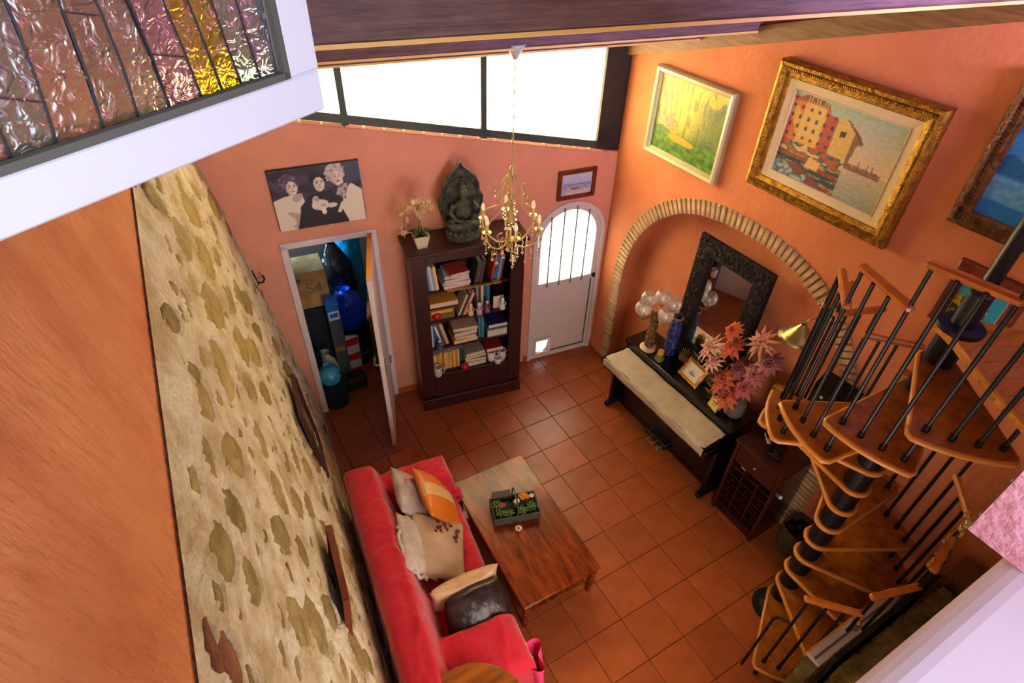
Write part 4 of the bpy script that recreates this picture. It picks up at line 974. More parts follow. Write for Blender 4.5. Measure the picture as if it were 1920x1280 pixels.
m.sph((0, 0, .24), .075, (.95, .62, 1.25), n=3); m.sph((0, -.0, .30), .07, (1.15, .55, .6), n=2); m.cyl((0, 0, .33), (0, 0, .37), .026)
m.sph((0, -.008, .405), .044, (.86, .95, 1.12), n=3); m.sph((0, .0, .45), .03, (1, 1, .9), n=2); m.sph((0, 0, .485), .014, n=1)
m.tube([(-.06, 0, .17), (-.13, -.03, .145), (-.13, -.07, .14), (-.02, -.10, .145), (.06, -.09, .15)], [.045, .04, .034, .03, .022], 8)
m.tube([(.06, 0, .17), (.13, -.03, .145), (.125, -.065, .14), (.02, -.085, .165), (-.06, -.075, .165)], [.045, .04, .034, .028, .02], 8)
m.tube([(-.075, 0, .31), (-.115, -.005, .24), (-.075, -.06, .19), (-.02, -.085, .19)], [.024, .02, .017, .014], 8)
m.tube([(.075, 0, .31), (.12, -.02, .26), (.09, -.07, .29), (.075, -.085, .33)], [.024, .02, .016, .014], 8)
m.build('figure', m_bronze, sg, smooth=True)

# ================================================================== STORE ROOM CONTENTS
def FT(name, label, cat, s, d, z, rz=0, group=None): return thing(name, label, cat, FP(s, d, z), YF + rz, group)
r = FT('plastic_crate', 'dark blue crate at the bottom of the stack in the store room', 'crate', -2.91, -.62, .0)
def crate(r, w, d, h, mt):
    MB().box((0, 0, .01), (w - .02, d - .02, .02)).build('base', mt, r)
    for sx in (-1, 1): MB().box((sx * w / 2, 0, h / 2), (.015, d, h), bev=.003).build('side', mt, r)
    for sy in (-1, 1):
        MB().box((0, sy * d / 2, h / 2), (w, .015, h), bev=.003).build('side', mt, r)
    m = MB()
    for q in (.25, .5, .75): m.box((0, -d / 2 - .009, h * q), (w * .96, .006, .012))
    m.build('rib', mt, r)
    MB().box((0, 0, h - .004), (w + .02, d + .02, .015), bev=.003).build('lid', mt, r)
m_crate = M('dark teal plastic', '12262e', .5)
crate(r, .35, .36, .34, m_crate)
r = FT('plastic_crate', 'dark crate in the middle of the stack in the store room', 'crate', -2.91, -.62, .352); crate(r, .35, .36, .30, m_crate)
r = FT('plastic_crate', 'dark crate under the cardboard box in the store room', 'crate', -2.91, -.62, .662); crate(r, .35, .36, .30, m_crate)
r = FT('cardboard_box', 'tan cardboard box printed with 54 on the crates in the store room', 'box', -2.91, -.60, .972, .04)
MB().box((0, 0, .2), (.36, .32, .40), bev=.006).build('carton', M('cardboard', 'c09a60', .85, c2='8c6a38', vscale=4), r)
MB().box((-.02, -.1605, .17), (.003, .004, .38)).box((0, -.161, .385), (.1, .004, .03)).build('tape', M('packing tape', '8f743c', .3), r)
def text(s, size, loc, m, parent, name='lettering', rot=(pi / 2, 0, 0), ext=.0006):
    cu = bpy.data.curves.new(name, 'FONT'); cu.body = s; cu.size = size; cu.extrude = ext; cu.align_x = 'CENTER'; cu.align_y = 'CENTER'; cu.materials.append(m)
    t_ = bpy.data.objects.new(name, cu); COL.objects.link(t_); bpy.context.view_layer.update()
    me = bpy.data.meshes.new_from_object(t_.evaluated_get(bpy.context.evaluated_depsgraph_get())); COL.objects.unlink(t_); bpy.data.objects.remove(t_)
    o = bpy.data.objects.new(name, me); COL.objects.link(o); o.location = loc; o.rotation_euler = rot; o.parent = parent
    return o
text('54', .16, (.05, -.1615, .22), M('faded grey ink', '6d6650', .8), r)
MB().prism([(-.06, .31), (-.15, .31), (-.14, .35), (-.06, .345)], -.1625, -.1605, 'y').build('printed_mark', M('blue ink', '1c3a6e', .6), r)
def sack(r, w, d, h, m, seed=0, tied=True):
    def f(u, v):
        a = 2 * pi * u; t = v
        rad = (1 - abs(2 * t - .85) ** 3 * .45) if t < .85 else (1 - .32) * (1 - (t - .85) / .15 * .7) 
        k = 1 + .13 * n2(cos(a) * 2 + seed, sin(a) * 2 + t * 3, 1.5) + .05 * n2(cos(a) * 5 + seed, sin(a) * 5 + t * 9, 2)
        return (w / 2 * rad * cos(a) * k, d / 2 * rad * sin(a) * k, h * t)
    mb = MB().grid(28, 22, f); bmesh.ops.remove_doubles(mb.bm, verts=mb.bm.verts, dist=.0006)
    mb.build('bag', m, r, smooth=True)
    if tied: MB().lathe([(.025, 0), (.03, .02), (.05, .05), (.0, .03)], c=(0, 0, h - .03), n=10).build('knot', m, r)
r = FT('bin_bag', 'black shiny bin bag behind the cardboard box in the store room', 'bag', -2.60, -1.05, .0); sack(r, .42, .40, 1.3, M('black film', '0b1418', .18, bump=.8, bscale=14), 3)
r = FT('plastic_sack', 'tall turquoise plastic sack hanging behind the bin bag', 'bag', -2.42, -1.32, .2); sack(r, .30, .22, 1.5, M('turquoise film', '0f8fc4', .2, bump=.8, bscale=14), 8)
r = FT('plastic_sack', 'bright blue plastic sack on the dark drum in the store room', 'bag', -2.56, -.74, .44); sack(r, .36, .32, .46, M('royal blue film', '0a3fc4', .16, bump=.9, bscale=16), 5)
r = FT('drum', 'dark purple drum under the bright blue sack', 'drum', -2.56, -.74, 0)
MB().lathe([(0, 0), (.17, 0), (.18, .02), (.18, .40), (.19, .41), (.19, .43), (0, .43)], n=26).build('barrel', M('dark purple plastic', '2a1a2c', .4), r, smooth=False); MB().lathe([(.183, .14), (.187, .15), (.183, .16)], n=26).build('hoop', M('pale band', '8a7a6a', .5), r)
r = FT('detergent_box', 'blue and white detergent carton against the crate stack', 'box', -2.74, -.36, .85, .1)
MB().box((0, 0, .13), (.12, .08, .26), bev=.004).build('carton', M('blue card', '1667c0', .5), r); MB().box((0, -.042, .07), (.10, .004, .10)).build('label_panel', m_white, r); MB().box((0, -.0445, .075), (.08, .003, .05)).build('printed_mark', M('blue card', '1667c0', .5), r)
r = FT('carton_stand', 'plain narrow carton under the detergent carton', 'box', -2.74, -.36, 0, .1); MB().box((0, 0, .424), (.12, .08, .848), bev=.004).build('carton', M('grey card', '4a4e52', .8), r); MB().box((0, -.042, .5), (.1, .003, .06)).build('tape', M('packing tape', '8f743c', .3), r)
r = FT('warning_board', 'red and white striped board leaning in the store room', 'board', -2.64, -.40, .0, -.2)
Mx = Matrix.Rotation(radians(-9), 4, 'X')
MB().box((0, 0, .26), (.17, .02, .52), bev=.003, mat=Mx).build('backing', m_white, r)
m = MB()
for z in (.06, .24, .42): m.prism([(-.083, z - .045), (.083, z + .005), (.083, z + .085), (-.083, z + .035)], -.0125, -.0102, 'y', mat=Mx)
m.build('stripe', M('signal red', 'c01418', .5), r)
r = FT('shopping_bag', 'pale crumpled carrier bag full of paper in the store room', 'bag', -2.90, -.30, .0); sack(r, .22, .20, .50, M('pale film', 'b9b79a', .3, bump=.8, bscale=16), 11)
r = FT('plastic_bag', 'light blue plastic bag beside the store room jamb', 'bag', -2.90, -.10, .30); sack(r, .2, .2, .2, M('light blue film', '3aa6cc', .25, bump=.8, bscale=16), 2)
r = FT('storage_tub', 'low dark tub under the light blue plastic bag', 'tub', -2.88, -.10, 0); MB().lathe([(0, 0), (.11, 0), (.13, .29), (.14, .30), (.12, .30), (.1, .02), (0, .02)], n=20).build('tub', m_crate, r); MB().lathe([(0, .285), (.118, .285), (.118, .2955), (0, .2955)], n=20).build('lid', m_crate, r)
r = FT('tool_bag', 'black tool bag on the store room floor in front of the striped board', 'bag', -2.66, -.24, .0, .2); MB().box((0, 0, .09), (.22, .14, .18), bev=.03).build('bag', M('black canvas', '0c0c10', .7), r); MB().tube([(-.06, 0, .17), (-.05, 0, .24), (.05, 0, .24), (.06, 0, .17)], .008).build('handle', m_blackm, r)
r = FT('glass_sheet', 'dark glass sheet leaning against the store room jamb', 'glass', -2.93, .00 - .12, .0, .9); MB().box((0, 0, .3), (.26, .008, .62), mat=Matrix.Rotation(radians(-12), 4, 'X')).build('sheet', M('smoked glass', '0f2a30', .12, coat=.4), r); MB().box((.132, 0, .3), (.008, .012, .62), mat=Matrix.Rotation(radians(-12), 4, 'X')).build('edge_trim', m_steelb, r)
# ================================================================== PIANO AND WHAT STANDS ON IT
pn = thing('piano', 'black upright digital piano under a cream cloth against the niche', 'piano', RP(1.525, 0, 0), YR)
MB().box((0, -.165, .825), (1.36, .33, .05), bev=.006).build('top', m_black, pn)
MB().box((0, -.17, .42), (1.30, .30, .78)).build('back_panel', m_black, pn)
MB().box((0, -.38, .68), (1.36, .44, .09), bev=.01).build('key_bed', m_black, pn)
MB().prism([(-.66, -.60), (.66, -.60), (.66, -.31), (-.66, -.31)], .725, .755).build('fallboard', m_black, pn)
for sx in (-1, 1):
    MB().box((sx * .655, -.29, .36), (.035, .26, .60), bev=.004).build('side_leg', m_black, pn)
    MB().box((sx * .655, -.25, .03), (.055, .42, .05), bev=.01).build('foot', m_blackm, pn)
MB().box((0, -.35, .09), (.28, .07, .07), bev=.006).build('pedal_box', m_black, pn)
for k in (-1, 0, 1): MB().box((k * .07, -.40, .055), (.022, .06, .008), bev=.003).build('pedal', m_brass, pn)
def clothf(u, v):
    # u along the keyboard, v from back edge to front drop
    x = -.645 + 1.29 * u; d = v * .40
    y = -.325 - min(d, .285); z = .764
    if d > .26: 
        t = (d - .26) / .14; y = -.585 - .025 * min(1, t * 3); z = .764 - .09 * t ** 1.4
    e = min(u, 1 - u)
    if e < .03: z -= .012 * (1 - e / .03)
    z += .004 * n2(x, d, 7) + .002 * n2(x, d, 25); y += .004 * n2(x, d, 9, 4)
    return (x, y, z)
cl = MB().grid(80, 20, clothf).build('cloth', M('cream cloth', 'b9ab93', .9, c2='a89a80', vscale=6, bump=.3, bscale=50), smooth=True, xf=Matrix.Translation(RP(1.525, 0, 0)) @ Matrix.Rotation(YR, 4, 'Z'))
tag(cl, 'long cream cloth runner covering the keyboard lid of the piano', 'cloth'); cl.name = 'cloth_runner'
md = cl.modifiers.new('t', 'SOLIDIFY'); md.thickness = .003
PT = .8515
def on_piano(name, label, cat, x, y, rz=0, group=None, z=PT): return thing(name, label, cat, (x, y, z), rz, group)

# five globe lamp
r = on_piano('globe_lamp', 'table lamp with five clear glass globes on a carved gold stem', 'lamp', 1.12, -.33)
MB().lathe([(0, 0), (.075, 0), (.08, .012), (.07, .022), (.045, .028), (0, .03)], n=26).build('base', M('cream marble', 'c9b58c', .3), r, smooth=True)
m = MB(); rl = random.Random(4)
prof = [(0, .02)] + [(.034 + .010 * sin(k * 2.1) + .004 * (k % 2), .03 + k * .022) for k in range(18)] + [(0, .43)]
m.lathe(prof, n=16)
for k in range(46):
    a = rl.uniform(0, 6.28); z = rl.uniform(.05, .42); m.sph((.038 * cos(a), .038 * sin(a), z), rl.uniform(.008, .015), (1, 1, 1.4), n=1)
m.build('stem', M('carved gilt stem', '8a6a30', .45, metal=.3, c2='5a3e18', vscale=30), r, smooth=True)
for k, (gx, gy, gz) in enumerate(((-.02, .10, .52), (.02, -.02, .60), (.08, -.10, .56), (-.14, .03, .50), (-.03, -.14, .50))):
    a = MB().tube([(0, 0, .40), (gx * .6, gy * .6, .37), (gx, gy, gz - .13), (gx, gy, gz - .075)], .006, 6).build('arm', m_brass, r, smooth=True)
    MB().lathe([(0, 0), (.02, .0), (.034, .012), (.02, .016), (0, .016)], c=(gx, gy, gz - .085), n=14).build('holder', m_brass, a)
    pr = [(.073 * sin(t), -.073 * cos(t)) for t in [.35 + (2.45 - .35) * q / 12 for q in range(13)]]
    MB().lathe(pr + [(p_[0] - .0025, p_[1]) for p_ in pr[::-1]], c=(gx, gy, gz), n=26).build('globe', m_globe, a, smooth=True)
    MB().lathe([(0, 0), (.010, .0), (.012, .02), (.022, .04), (.018, .062), (0, .07)], c=(gx, gy, gz - .065), n=12).build('bulb', M('opal bulb', 'e8e4da', .3), a, smooth=True)

r = on_piano('candle_jar', 'yellow candle in a small green glass jar on the piano', 'candle', 1.09, -.52)
MB().lathe([(0, 0), (.03, 0), (.042, .02), (.044, .05), (.034, .075), (.038, .085), (.032, .085), (.028, .075), (.03, .01), (0, .01)], n=18).build('jar', M('olive glass', '6a7040', .15), r, smooth=True)
MB().cyl((0, 0, .02), (0, 0, .125), .027, n=16).cyl((0, 0, .125), (0, 0, .135), .0015, n=5).build('candle', M('yellow wax', 'd8a020', .5), r)

r = on_piano('vase', 'tall cobalt blue patterned vase beside the globe lamp', 'vase', 1.25, -.475)
MB().lathe([(0, 0), (.05, 0), (.058, .02), (.06, .20), (.056, .33), (.045, .36), (.045, .40), (.052, .42), (.044, .42), (.038, .39), (.045, .33), (.05, .02), (0, .02)], n=24).build('body', M('cobalt glaze', '1a2a6e', .3, c2='6a7cae', vscale=26, lo=.35, hi=.5), r, smooth=True)
MB().lathe([(.044, .416), (.054, .418), (.054, .428), (.044, .43)], n=24).build('rim', M('tan rim', '8c6a50', .5), r, smooth=True)

def stand_frame(name, label, x, y, w, h, rz, tilt, mt, face, bw=.02):
    Mx = Matrix.Translation((x, y, PT + .004)) @ Matrix.Rotation(YR + rz, 4, 'Z') @ Matrix.Rotation(radians(-tilt), 4, 'X') @ Matrix.Translation((0, 0, h / 2))
    r = thing(name, label, 'photograph', mat=Mx)
    frame(r, w, h, bw, [(0, 0), (0, .01), (.005, .016), (bw * .8, .012), (bw, .006)], mt)
    MB().box((0, -.002, 0), (w - bw * 1.6, .006, h - bw * 1.6)).build('backing', m_black, r)
    cpaint('photo', w - 2 * bw, h - 2 * bw, face, 30, 24, r, -.0075)
    MB().box((0, .035, -h * .12), (.03, .004, h * .7), rot=(radians(26), 0, 0)).build('easel_leg', m_black, r)
    return r
def f_ship(u, v):
    if .07 > u or u > .93 or v < .07 or v > .93: return hx('c8a040')
    if inpoly([(.3, .38), (.35, .32), (.66, .32), (.72, .40)], u, v): return hx('39302a')
    if abs(u - .47) < .015 and .38 < v < .68 or inpoly([(.40, .42), (.47, .64), (.47, .42)], u, v) or inpoly([(.5, .42), (.52, .6), (.62, .42)], u, v): return hx('6a5e54')
    return mixc(hx('dfd6cc'), hx('cfc4b8'), n2(u, v, 5) + .5)
def f_dark(u, v): return mixc(hx('4a3a30'), hx('a08a7c'), .3 + n2(u, v, 7)) 
def f_cal(u, v): return hx('d8c46a') if not (.15 < u < .85 and .62 < v < .82) and not (.2 < u < .8 and .15 < v < .5 and (u * 12) % 1 < .4) else hx('6a5214')
stand_frame('framed_card', 'gold framed sailing ship card on the piano top', 1.13, -.84, .24, .19, -.1, 38, m_gold, f_ship, .026)
stand_frame('framed_card', 'small yellow framed card in front of the flower vase', 1.09, -1.195, .115, .10, -.25, 18, M('yellow frame', 'b8a23c', .5), f_cal, .014)
stand_frame('framed_card', 'dark photo frame behind the ship card', 1.26, -.76, .17, .17, -.25, 12, m_black, f_dark, .018)
stand_frame('framed_card', 'dark brown photo frame behind the yellow leaf spray', 1.27, -1.0, .16, .2, .1, 12, m_book, f_dark, .02)
r = on_piano('reed_box', 'low brown box of reeds in front of the mirror', 'box', 1.30, -.66, YR)
MB().box((0, 0, .035), (.16, .06, .07), bev=.003).build('box', M('brown card', '6e5a2a', .8), r)
m = MB()
for k in range(14): m.cyl((-.07 + k * .011, -.01 + .012 * (k % 2), .07), (-.07 + k * .011 + .004, -.01 + .012 * (k % 2), .13 + .01 * (k % 3)), .004, n=5)
m.build('reeds', M('reed', '8c6a30', .8), r)

# big dried flower arrangement
fv = on_piano('flower_arrangement', 'large arrangement of coral and dusty pink artificial blooms in a grey glass vase', 'flowers', 1.20, -1.33)
MB().lathe([(0, 0), (.06, 0), (.075, .03), (.085, .10), (.07, .20), (.055, .25), (.07, .29), (.062, .29), (.048, .25), (.06, .20), (.074, .10), (.06, .02), (0, .02)], n=22).build('vase', M('smoked grey glass', '4a4840', .12, c2='6e6a5e', vscale=9, coat=.4), fv, smooth=True)
heads = [(-.02, .38, .44, .15, 'd49a8c', 0), (.02, .22, .56, .13, 'b4502f', 1), (.06, .02, .74, .15, 'c98c78', 0), (.0, -.06, .50, .12, '9c5a5e', 2), (-.06, .14, .30, .14, 'a84a36', 1), (-.10, .04, .20, .13, 'b85a34', 1), (.04, .10, .42, .12, '8c4450', 2),
         (.02, .26, .70, .10, 'b85030', 1), (-.02, -.03, .34, .12, 'a8505a', 2), (.06, -.10, .62, .12, 'a06068', 2), (-.05, .30, .36, .11, 'd8a894', 0), (.0, .02, .30, .11, 'b04a48', 2)]
m = MB()
for hx_, hy_, hz_, R_, c_, t_ in heads: m.tube([(0, 0, .05), (hx_ * .3, hy_ * .3, .24), (hx_, hy_, hz_)], .004, 5)
m.build('stems', M('dark stem', '3a3018', .7), fv)
rf = random.Random(9)
for hi_, (hx_, hy_, hz_, R_, c_, t_) in enumerate(heads):
    m = MB(); ax = Vector((-.65, .15 + hy_ * .6, .65)).normalized(); qx = ax.orthogonal().normalized(); qy = ax.cross(qx)
    for ring, n_, rr2, tl in ((0, 12, 1.0, .15), (1, 9, .75, .5), (2, 6, .45, .9)):
        for j in range(n_):
            a = 2 * pi * (j + .5 * ring) / n_ + rf.uniform(-.12, .12); L_ = R_ * rr2 * rf.uniform(.85, 1.1)
            d = (qx * cos(a) + qy * sin(a)) * cos(tl) + ax * sin(tl); side = ax.cross(d).normalized(); c0 = Vector((hx_, hy_, hz_))
            w = .016 if t_ == 0 else .026
            p0 = c0 + d * .01; p1 = c0 + d * L_ * .5 + ax * .012; p2 = c0 + d * L_ - ax * .02
            vs = [m.bm.verts.new(v) for v in (p0, p1 + side * w, p2, p1 - side * w, p1 + ax * .006)]
            m.bm.faces.new((vs[0], vs[1], vs[4])); m.bm.faces.new((vs[1], vs[2], vs[4])); m.bm.faces.new((vs[2], vs[3], vs[4])); m.bm.faces.new((vs[3], vs[0], vs[4]))
    m.sph((hx_, hy_, hz_), .014, n=1)
    o = m.build('bloom', M('petal ' + c_, c_, .7, var=.25, vscale=30), fv, norm=False)
    md = o.modifiers.new('t', 'SOLIDIFY'); md.thickness = .0025
r = on_piano('leaf_spray', 'yellow artificial leaf spray standing left of the flower vase', 'leaves', 1.17, -1.09)
m = MB()
for k in range(11):
    z = .02 + k * .024; a = k * 2.2; d = Vector((.055 * cos(a), .055 * sin(a), .045)); c0 = Vector((.0, .0, z)); sd = Vector((-sin(a), cos(a), 0)) * .022
    vs = [m.bm.verts.new(v) for v in (c0, c0 + d * .55 + sd, c0 + d * 1.2, c0 + d * .55 - sd)]; m.bm.faces.new(vs)
o = m.build('leaves', M('yellow leaf', 'b08c14', .6), r, norm=False); o.modifiers.new('t', 'SOLIDIFY').thickness = .003
MB().cyl((0, 0, 0), (0, 0, .28), .004, n=6).lathe([(0, 0), (.03, 0), (.03, .03), (0, .03)], n=14).build('stem', M('dark stem', '3a3018', .7), r)

# carved mirror leaning in the niche
Mm = MR @ Matrix.Translation((1.515, -.012, PT + .003)) @ Matrix.Rotation(radians(-1.5), 4, 'X') @ Matrix.Translation((0, 0, .605))
mr = thing('carved_mirror', 'mirror in a broad black carved frame leaning in the niche behind the piano', 'mirror', mat=Mm)
frame(mr, .74, 1.21, .165, [(0, 0), (0, .03), (.012, .04), (.15, .04), (.16, .03), (.165, .008)], m_carved)
m = MB(); rc = random.Random(8)
for k in range(360):
    t = rc.random(); sd = rc.choice('tblr')
    o_ = rc.uniform(.02, .13)
    if sd in 'tb': x = rc.uniform(-.35, .35); z = (.605 - o_) * (1 if sd == 't' else -1)
    else: z = rc.uniform(-.58, .58); x = (.37 - o_) * (1 if sd == 'r' else -1)
    m.tube([(x + .012 * cos(a), -.045 - .003 * sin(a * 2), z + .016 * sin(a)) for a in [rc.uniform(0, 3) + q * .9 for q in range(5)]], .0035, 4)
m.build('carving', M('worn carved ridges', '4a3624', .5, c2='120d0a', vscale=30), mr, kind='stuff')
MB().box((0, -.006, 0), (.43, .006, .90)).build('mirror_glass', m_mirror, mr)

# ================================================================== WINE CABINET AND THINGS AROUND IT
cb = thing('wine_cabinet', 'dark red wooden wine cabinet with bottle shelves beside the piano', 'cabinet', RP(2.52, .0, 0), YR)
CW, CD, CH_ = .43, .40, .90
m_cab = M('dark red wood', '38120b', .38, c2='260b07', vscale=5, coat=.3)
m_cabin = M('cabinet inside', '100806', .8)
MB().box((0, -CD / 2, CH_ - .015), (CW + .03, CD + .03, .03), bev=.006).build('top', m_cab, cb)
for sx in (-1, 1): MB().box((sx * (CW / 2 - .015), -CD / 2, .45), (.03, CD, .87)).build('side_panel', m_cab, cb)
MB().box((0, -.01, .45), (CW, .02, .87)).build('back_panel', m_cabin, cb)
MB().box((0, -CD / 2 + .01, .04), (CW - .02, CD - .04, .08)).build('plinth', m_cab, cb)
MB().box((0, -CD + .01, .77), (CW - .07, .02, .19), bev=.004).build('drawer', m_cab, cb)
MB().sph((.0, -CD - .008, .77), .012, n=2).build('knob', m_brass, cb)
for z in (.12, .22, .32, .42, .52, .62): MB().box((0, -CD / 2 - .0, z - .02), (CW - .06, CD - .03, .012)).build('shelf', m_cab, cb)
for x in (-.07, .07): MB().box((x, -CD + .02, .36), (.012, .02, .56)).build('divider', m_cab, cb)
MB().lathe([(0, 0), (.012, .0), (.02, .012), (.014, .026), (0, .03)], n=14, mat=Matrix.Translation((CW / 2, -.30, .60)) @ Matrix.Rotation(pi / 2, 4, 'Y')).build('side_knob', M('white china', 'e6e2da', .2), cb, smooth=True, label='round white knob on the side panel')
bt = None; k = 0
m_bottle = M('dark bottle glass', '0c1410', .08, coat=.5)
for zi, z in enumerate((.12, .22, .32, .42)):
    for xi, x in enumerate((-.14, 0, .14)):
        if bt is None:
            bt = thing('wine_bottle', 'dark wine bottle lying in the cabinet rack', 'bottle', RP(0, 0, 0), YR, 'wine bottles in the cabinet')
            Rr = Matrix.Rotation(pi / 2, 4, 'X')
            MB().lathe([(0, 0), (.034, 0), (.037, .01), (.037, .18), (.015, .22), (.014, .28), (0, .28)], n=14, mat=Rr).build('bottle', m_bottle, bt, smooth=True)
            MB().cyl((0, -.255, 0), (0, -.29, 0), .0155, n=12).build('capsule', M('foil', '180c0c', .4), bt)
            o = bt
        else: o = dup(bt)
        o['label'] = 'dark wine bottle in the %s row of the cabinet, %s' % (('lowest', 'second', 'third', 'top')[zi], ('nearest the piano', 'middle one', 'nearest the stair')[xi])
        o.location = RP(2.52 + x, .09, z + .026); o.rotation_euler = (0, 0, YR)
r = thing('jar', 'white and blue china jar on the upper shelf of the wine cabinet', 'jar', RP(2.42, .34, .625 - .0), YR)
MB().lathe([(0, 0), (.03, 0), (.045, .03), (.042, .06), (.025, .075), (.03, .082), (0, .082)], n=18).build('body', M('white blue china', 'cfc6c8', .25, c2='5a6a9a', vscale=30, lo=.2, hi=.35), r, smooth=True)
r = thing('telephone', 'dark cordless telephone and dock on top of the wine cabinet', 'telephone', RP(2.55, .26, .905), YR + .3)
MB().box((0, 0, .02), (.12, .16, .04), bev=.008).build('dock', m_black, r); MB().box((.01, 0, .055), (.05, .17, .03), bev=.008).build('handset', m_blackm, r)
r = thing('remote_control', 'slim pale remote control lying on the wine cabinet', 'remote', RP(2.42, .2, .901), YR + .9)
MB().box((0, 0, .008), (.03, .11, .014), bev=.004).build('body', M('ivory plastic', 'b5a78c', .5), r); MB().box((0, .02, .0165), (.018, .05, .003)).build('buttons', m_black, r)
r = thing('wooden_casket', 'reddish wooden casket against the wall on top of the wine cabinet', 'box', RP(2.36, .08, .901), YR)
MB().box((0, 0, .13), (.20, .14, .26), bev=.004).build('body', m_cab, r); MB().box((0, 0, .275), (.21, .15, .03), bev=.004).build('lid', m_cab, r)
r = thing('gift_box', 'small yellow green box on the reddish casket', 'box', RP(2.30, .08, 1.193), YR + .3)
MB().box((0, 0, .05), (.12, .10, .10), bev=.003).build('box', M('yellow green paper', 'a89418', .5), r); MB().box((0, 0, .102), (.125, .02, .004)).build('ribbon', M('pale yellow ribbon', 'c9b93a', .4), r)
# brass wall lamp
wl = thing('wall_lamp', 'brass bell-shaped wall lamp above the yellow green box', 'lamp', RP(2.34, 0, 1.98), YR)
MB().cyl((0, 0, 0), (0, -.015, 0), .035, n=20).build('wall_plate', m_brass, wl)
MB().tube([(0, -.01, 0), (0, -.07, .04), (-.03, -.13, .03), (-.05, -.16, -.02)], .006, 8).build('arm', m_brass, wl, smooth=True)
pr = [(.018, 0), (.032, -.015), (.065, -.055), (.105, -.10), (.135, -.12)]
MB().lathe(pr + [(r_ - .003, z_ - .002) for r_, z_ in pr[::-1]], c=(-.05, -.16, -.02), n=28).build('shade', m_brass, wl, smooth=True)
MB().sph((-.05, -.16, -.09), .025, n=2).build('bulb', M('opal bulb', 'e8e4da', .3), wl, smooth=True)
# loudspeaker on a wall bracket
sp_ = thing('loudspeaker', 'small black wedge-shaped loudspeaker on the wall behind the stair rails', 'speaker', RP(2.66, .0, 1.42), YR)
MB().prism([(-.10, -.22), (.10, -.20), (.14, -.03), (-.14, -.03)], 0, .24).build('cabinet', m_blackm, sp_)
MB().prism([(-.085, -.227), (.085, -.209), (.085, -.203), (-.085, -.221)], .02, .22).build('grille', M('black cloth grille', '0a0c14', .9), sp_)
for z in (.16, .08): MB().sph((-.02, -.221, z), .011, n=2).build('indicator', M('pale plastic', 'c8c8cc', .3), sp_, label='small pale dome')
MB().box((0, -.02, .1), (.06, .04, .08)).build('bracket', m_blackm, sp_)
# wicker basket by the wall
bk = thing('wicker_basket', 'olive brown wicker basket on the floor between cabinet and stair', 'basket', RP(3.0, .14, 0), YR)
def bask(u, v):
    a = 2 * pi * u; w = .105 + .02 * v; w2 = .15 + .02 * v; k = 1 + .03 * sin(a * 22 + (int(v * 14) % 2) * pi)
    e = .5; c_, s_ = cos(a), sin(a)
    return (w2 * abs(c_) ** e * (1 if c_ > 0 else -1) * k, w * abs(s_) ** e * (1 if s_ > 0 else -1) * k, .30 * v)
MB().grid(132, 15, bask).build('weave', M('olive wicker', '5c4419', .8, c2='3c2a10', vscale=40, bump=.6, bscale=70), bk)
MB().tube([bask(u / 40, 1) for u in range(40)], .012, 6, closed=True).build('rim', M('olive wicker', '5c4419', .8), bk)
m = MB(); rb_ = random.Random(2)
for k in range(30):
    x, y = rb_.uniform(-.13, .13), rb_.uniform(-.08, .08); m.sph((x, y, .24 + rb_.uniform(0, .05)), .03, (1.3, .8, .5), n=1, rot=(rb_.random(), rb_.random(), rb_.random() * 3))
m.build('filling', M('dark dried pods', '38240f', .85), bk, kind='stuff')
MB().prism([(-.13, -.09), (.13, -.09), (.13, .09), (-.13, .09)], .002, .22).build('base', M('olive wicker', '5c4419', .8), bk)

# ================================================================== SOFA
SO = Vector((-1.99, -2.02, 0)); sa_ = atan2(-LD.x, 1) * 1.0
sofa = thing('sofa', 'sofa under a crimson red throw along the stone wall', 'sofa', SO, -radians(5.7))
LN, DP = 1.80, .81
def sm(a, b, x): t = max(0, min(1, (x - a) / (b - a))); return t * t * (3 - 2 * t)
def sofa_h(x, y):
    seat = .40 + .025 * sin(pi * min(1, max(0, (y - .35) / 1.2)) * 2) ** 2
    back = .78 - .03 * abs(y - LN / 2)
    h = seat + (back - seat) * (1 - sm(.20, .36, x))
    na = (.60 - .02 * x) ; fa = .60
    h = max(h, seat + (na - seat) * (1 - sm(.34, .46, y)))
    h = max(h, seat + (fa - seat) * sm(LN - .36, LN - .24, y))
    return h
def sofa_p(u, v):
    a = .30
    U = -a + (1 + 2 * a) * u; V = -a * .45 + (1 + 2 * a * .45) * v
    x = max(0, min(1, U)) * DP; y = max(0, min(1, V)) * LN
    ox = max(0, -U, U - 1) / a; oy = max(0, -V, V - 1) / (a * .45); o = min(1, max(ox, oy))
    h = sofa_h(x, y)
    e = min(x, DP - x, y, LN - y); R_ = .12
    if e < R_: h -= R_ * (1 - sqrt(max(0, 1 - (1 - e / R_) ** 2))) * .9
    if o > 0:
        h = h - (h - .06) * o
        x += (-1 if U < 0 else 1 if U > 1 else 0) * .012 * (1 + sin(y * 31 + x * 20)) * o * 1.2
        y += (-1 if V < 0 else 1 if V > 1 else 0) * .014 * (1 + sin(x * 33)) * o
    w = .014 * n2(x * 1.2 + y * .4, y * .8 - x * .5, 5.5) + .018 * (max(0, 1 - abs(n2(x * 1.3 + y * .5, y * .7 - x * .6, 4, 4)) * 7) + .6 * max(0, 1 - abs(n2(x - y * .4, y + x * .5, 7, 9)) * 6)) * (.5 if o == 0 else .2)
    return (x + w * .4, y, h + w)
ob = MB().grid(96, 170, sofa_p).build('throw_cover', m_red, sofa, smooth=True)
for x in (.06, DP - .06):
    for y in (.08, LN - .08): MB().box((x, y, .035), (.06, .06, .07), bev=.006).build('leg', m_book, sofa)
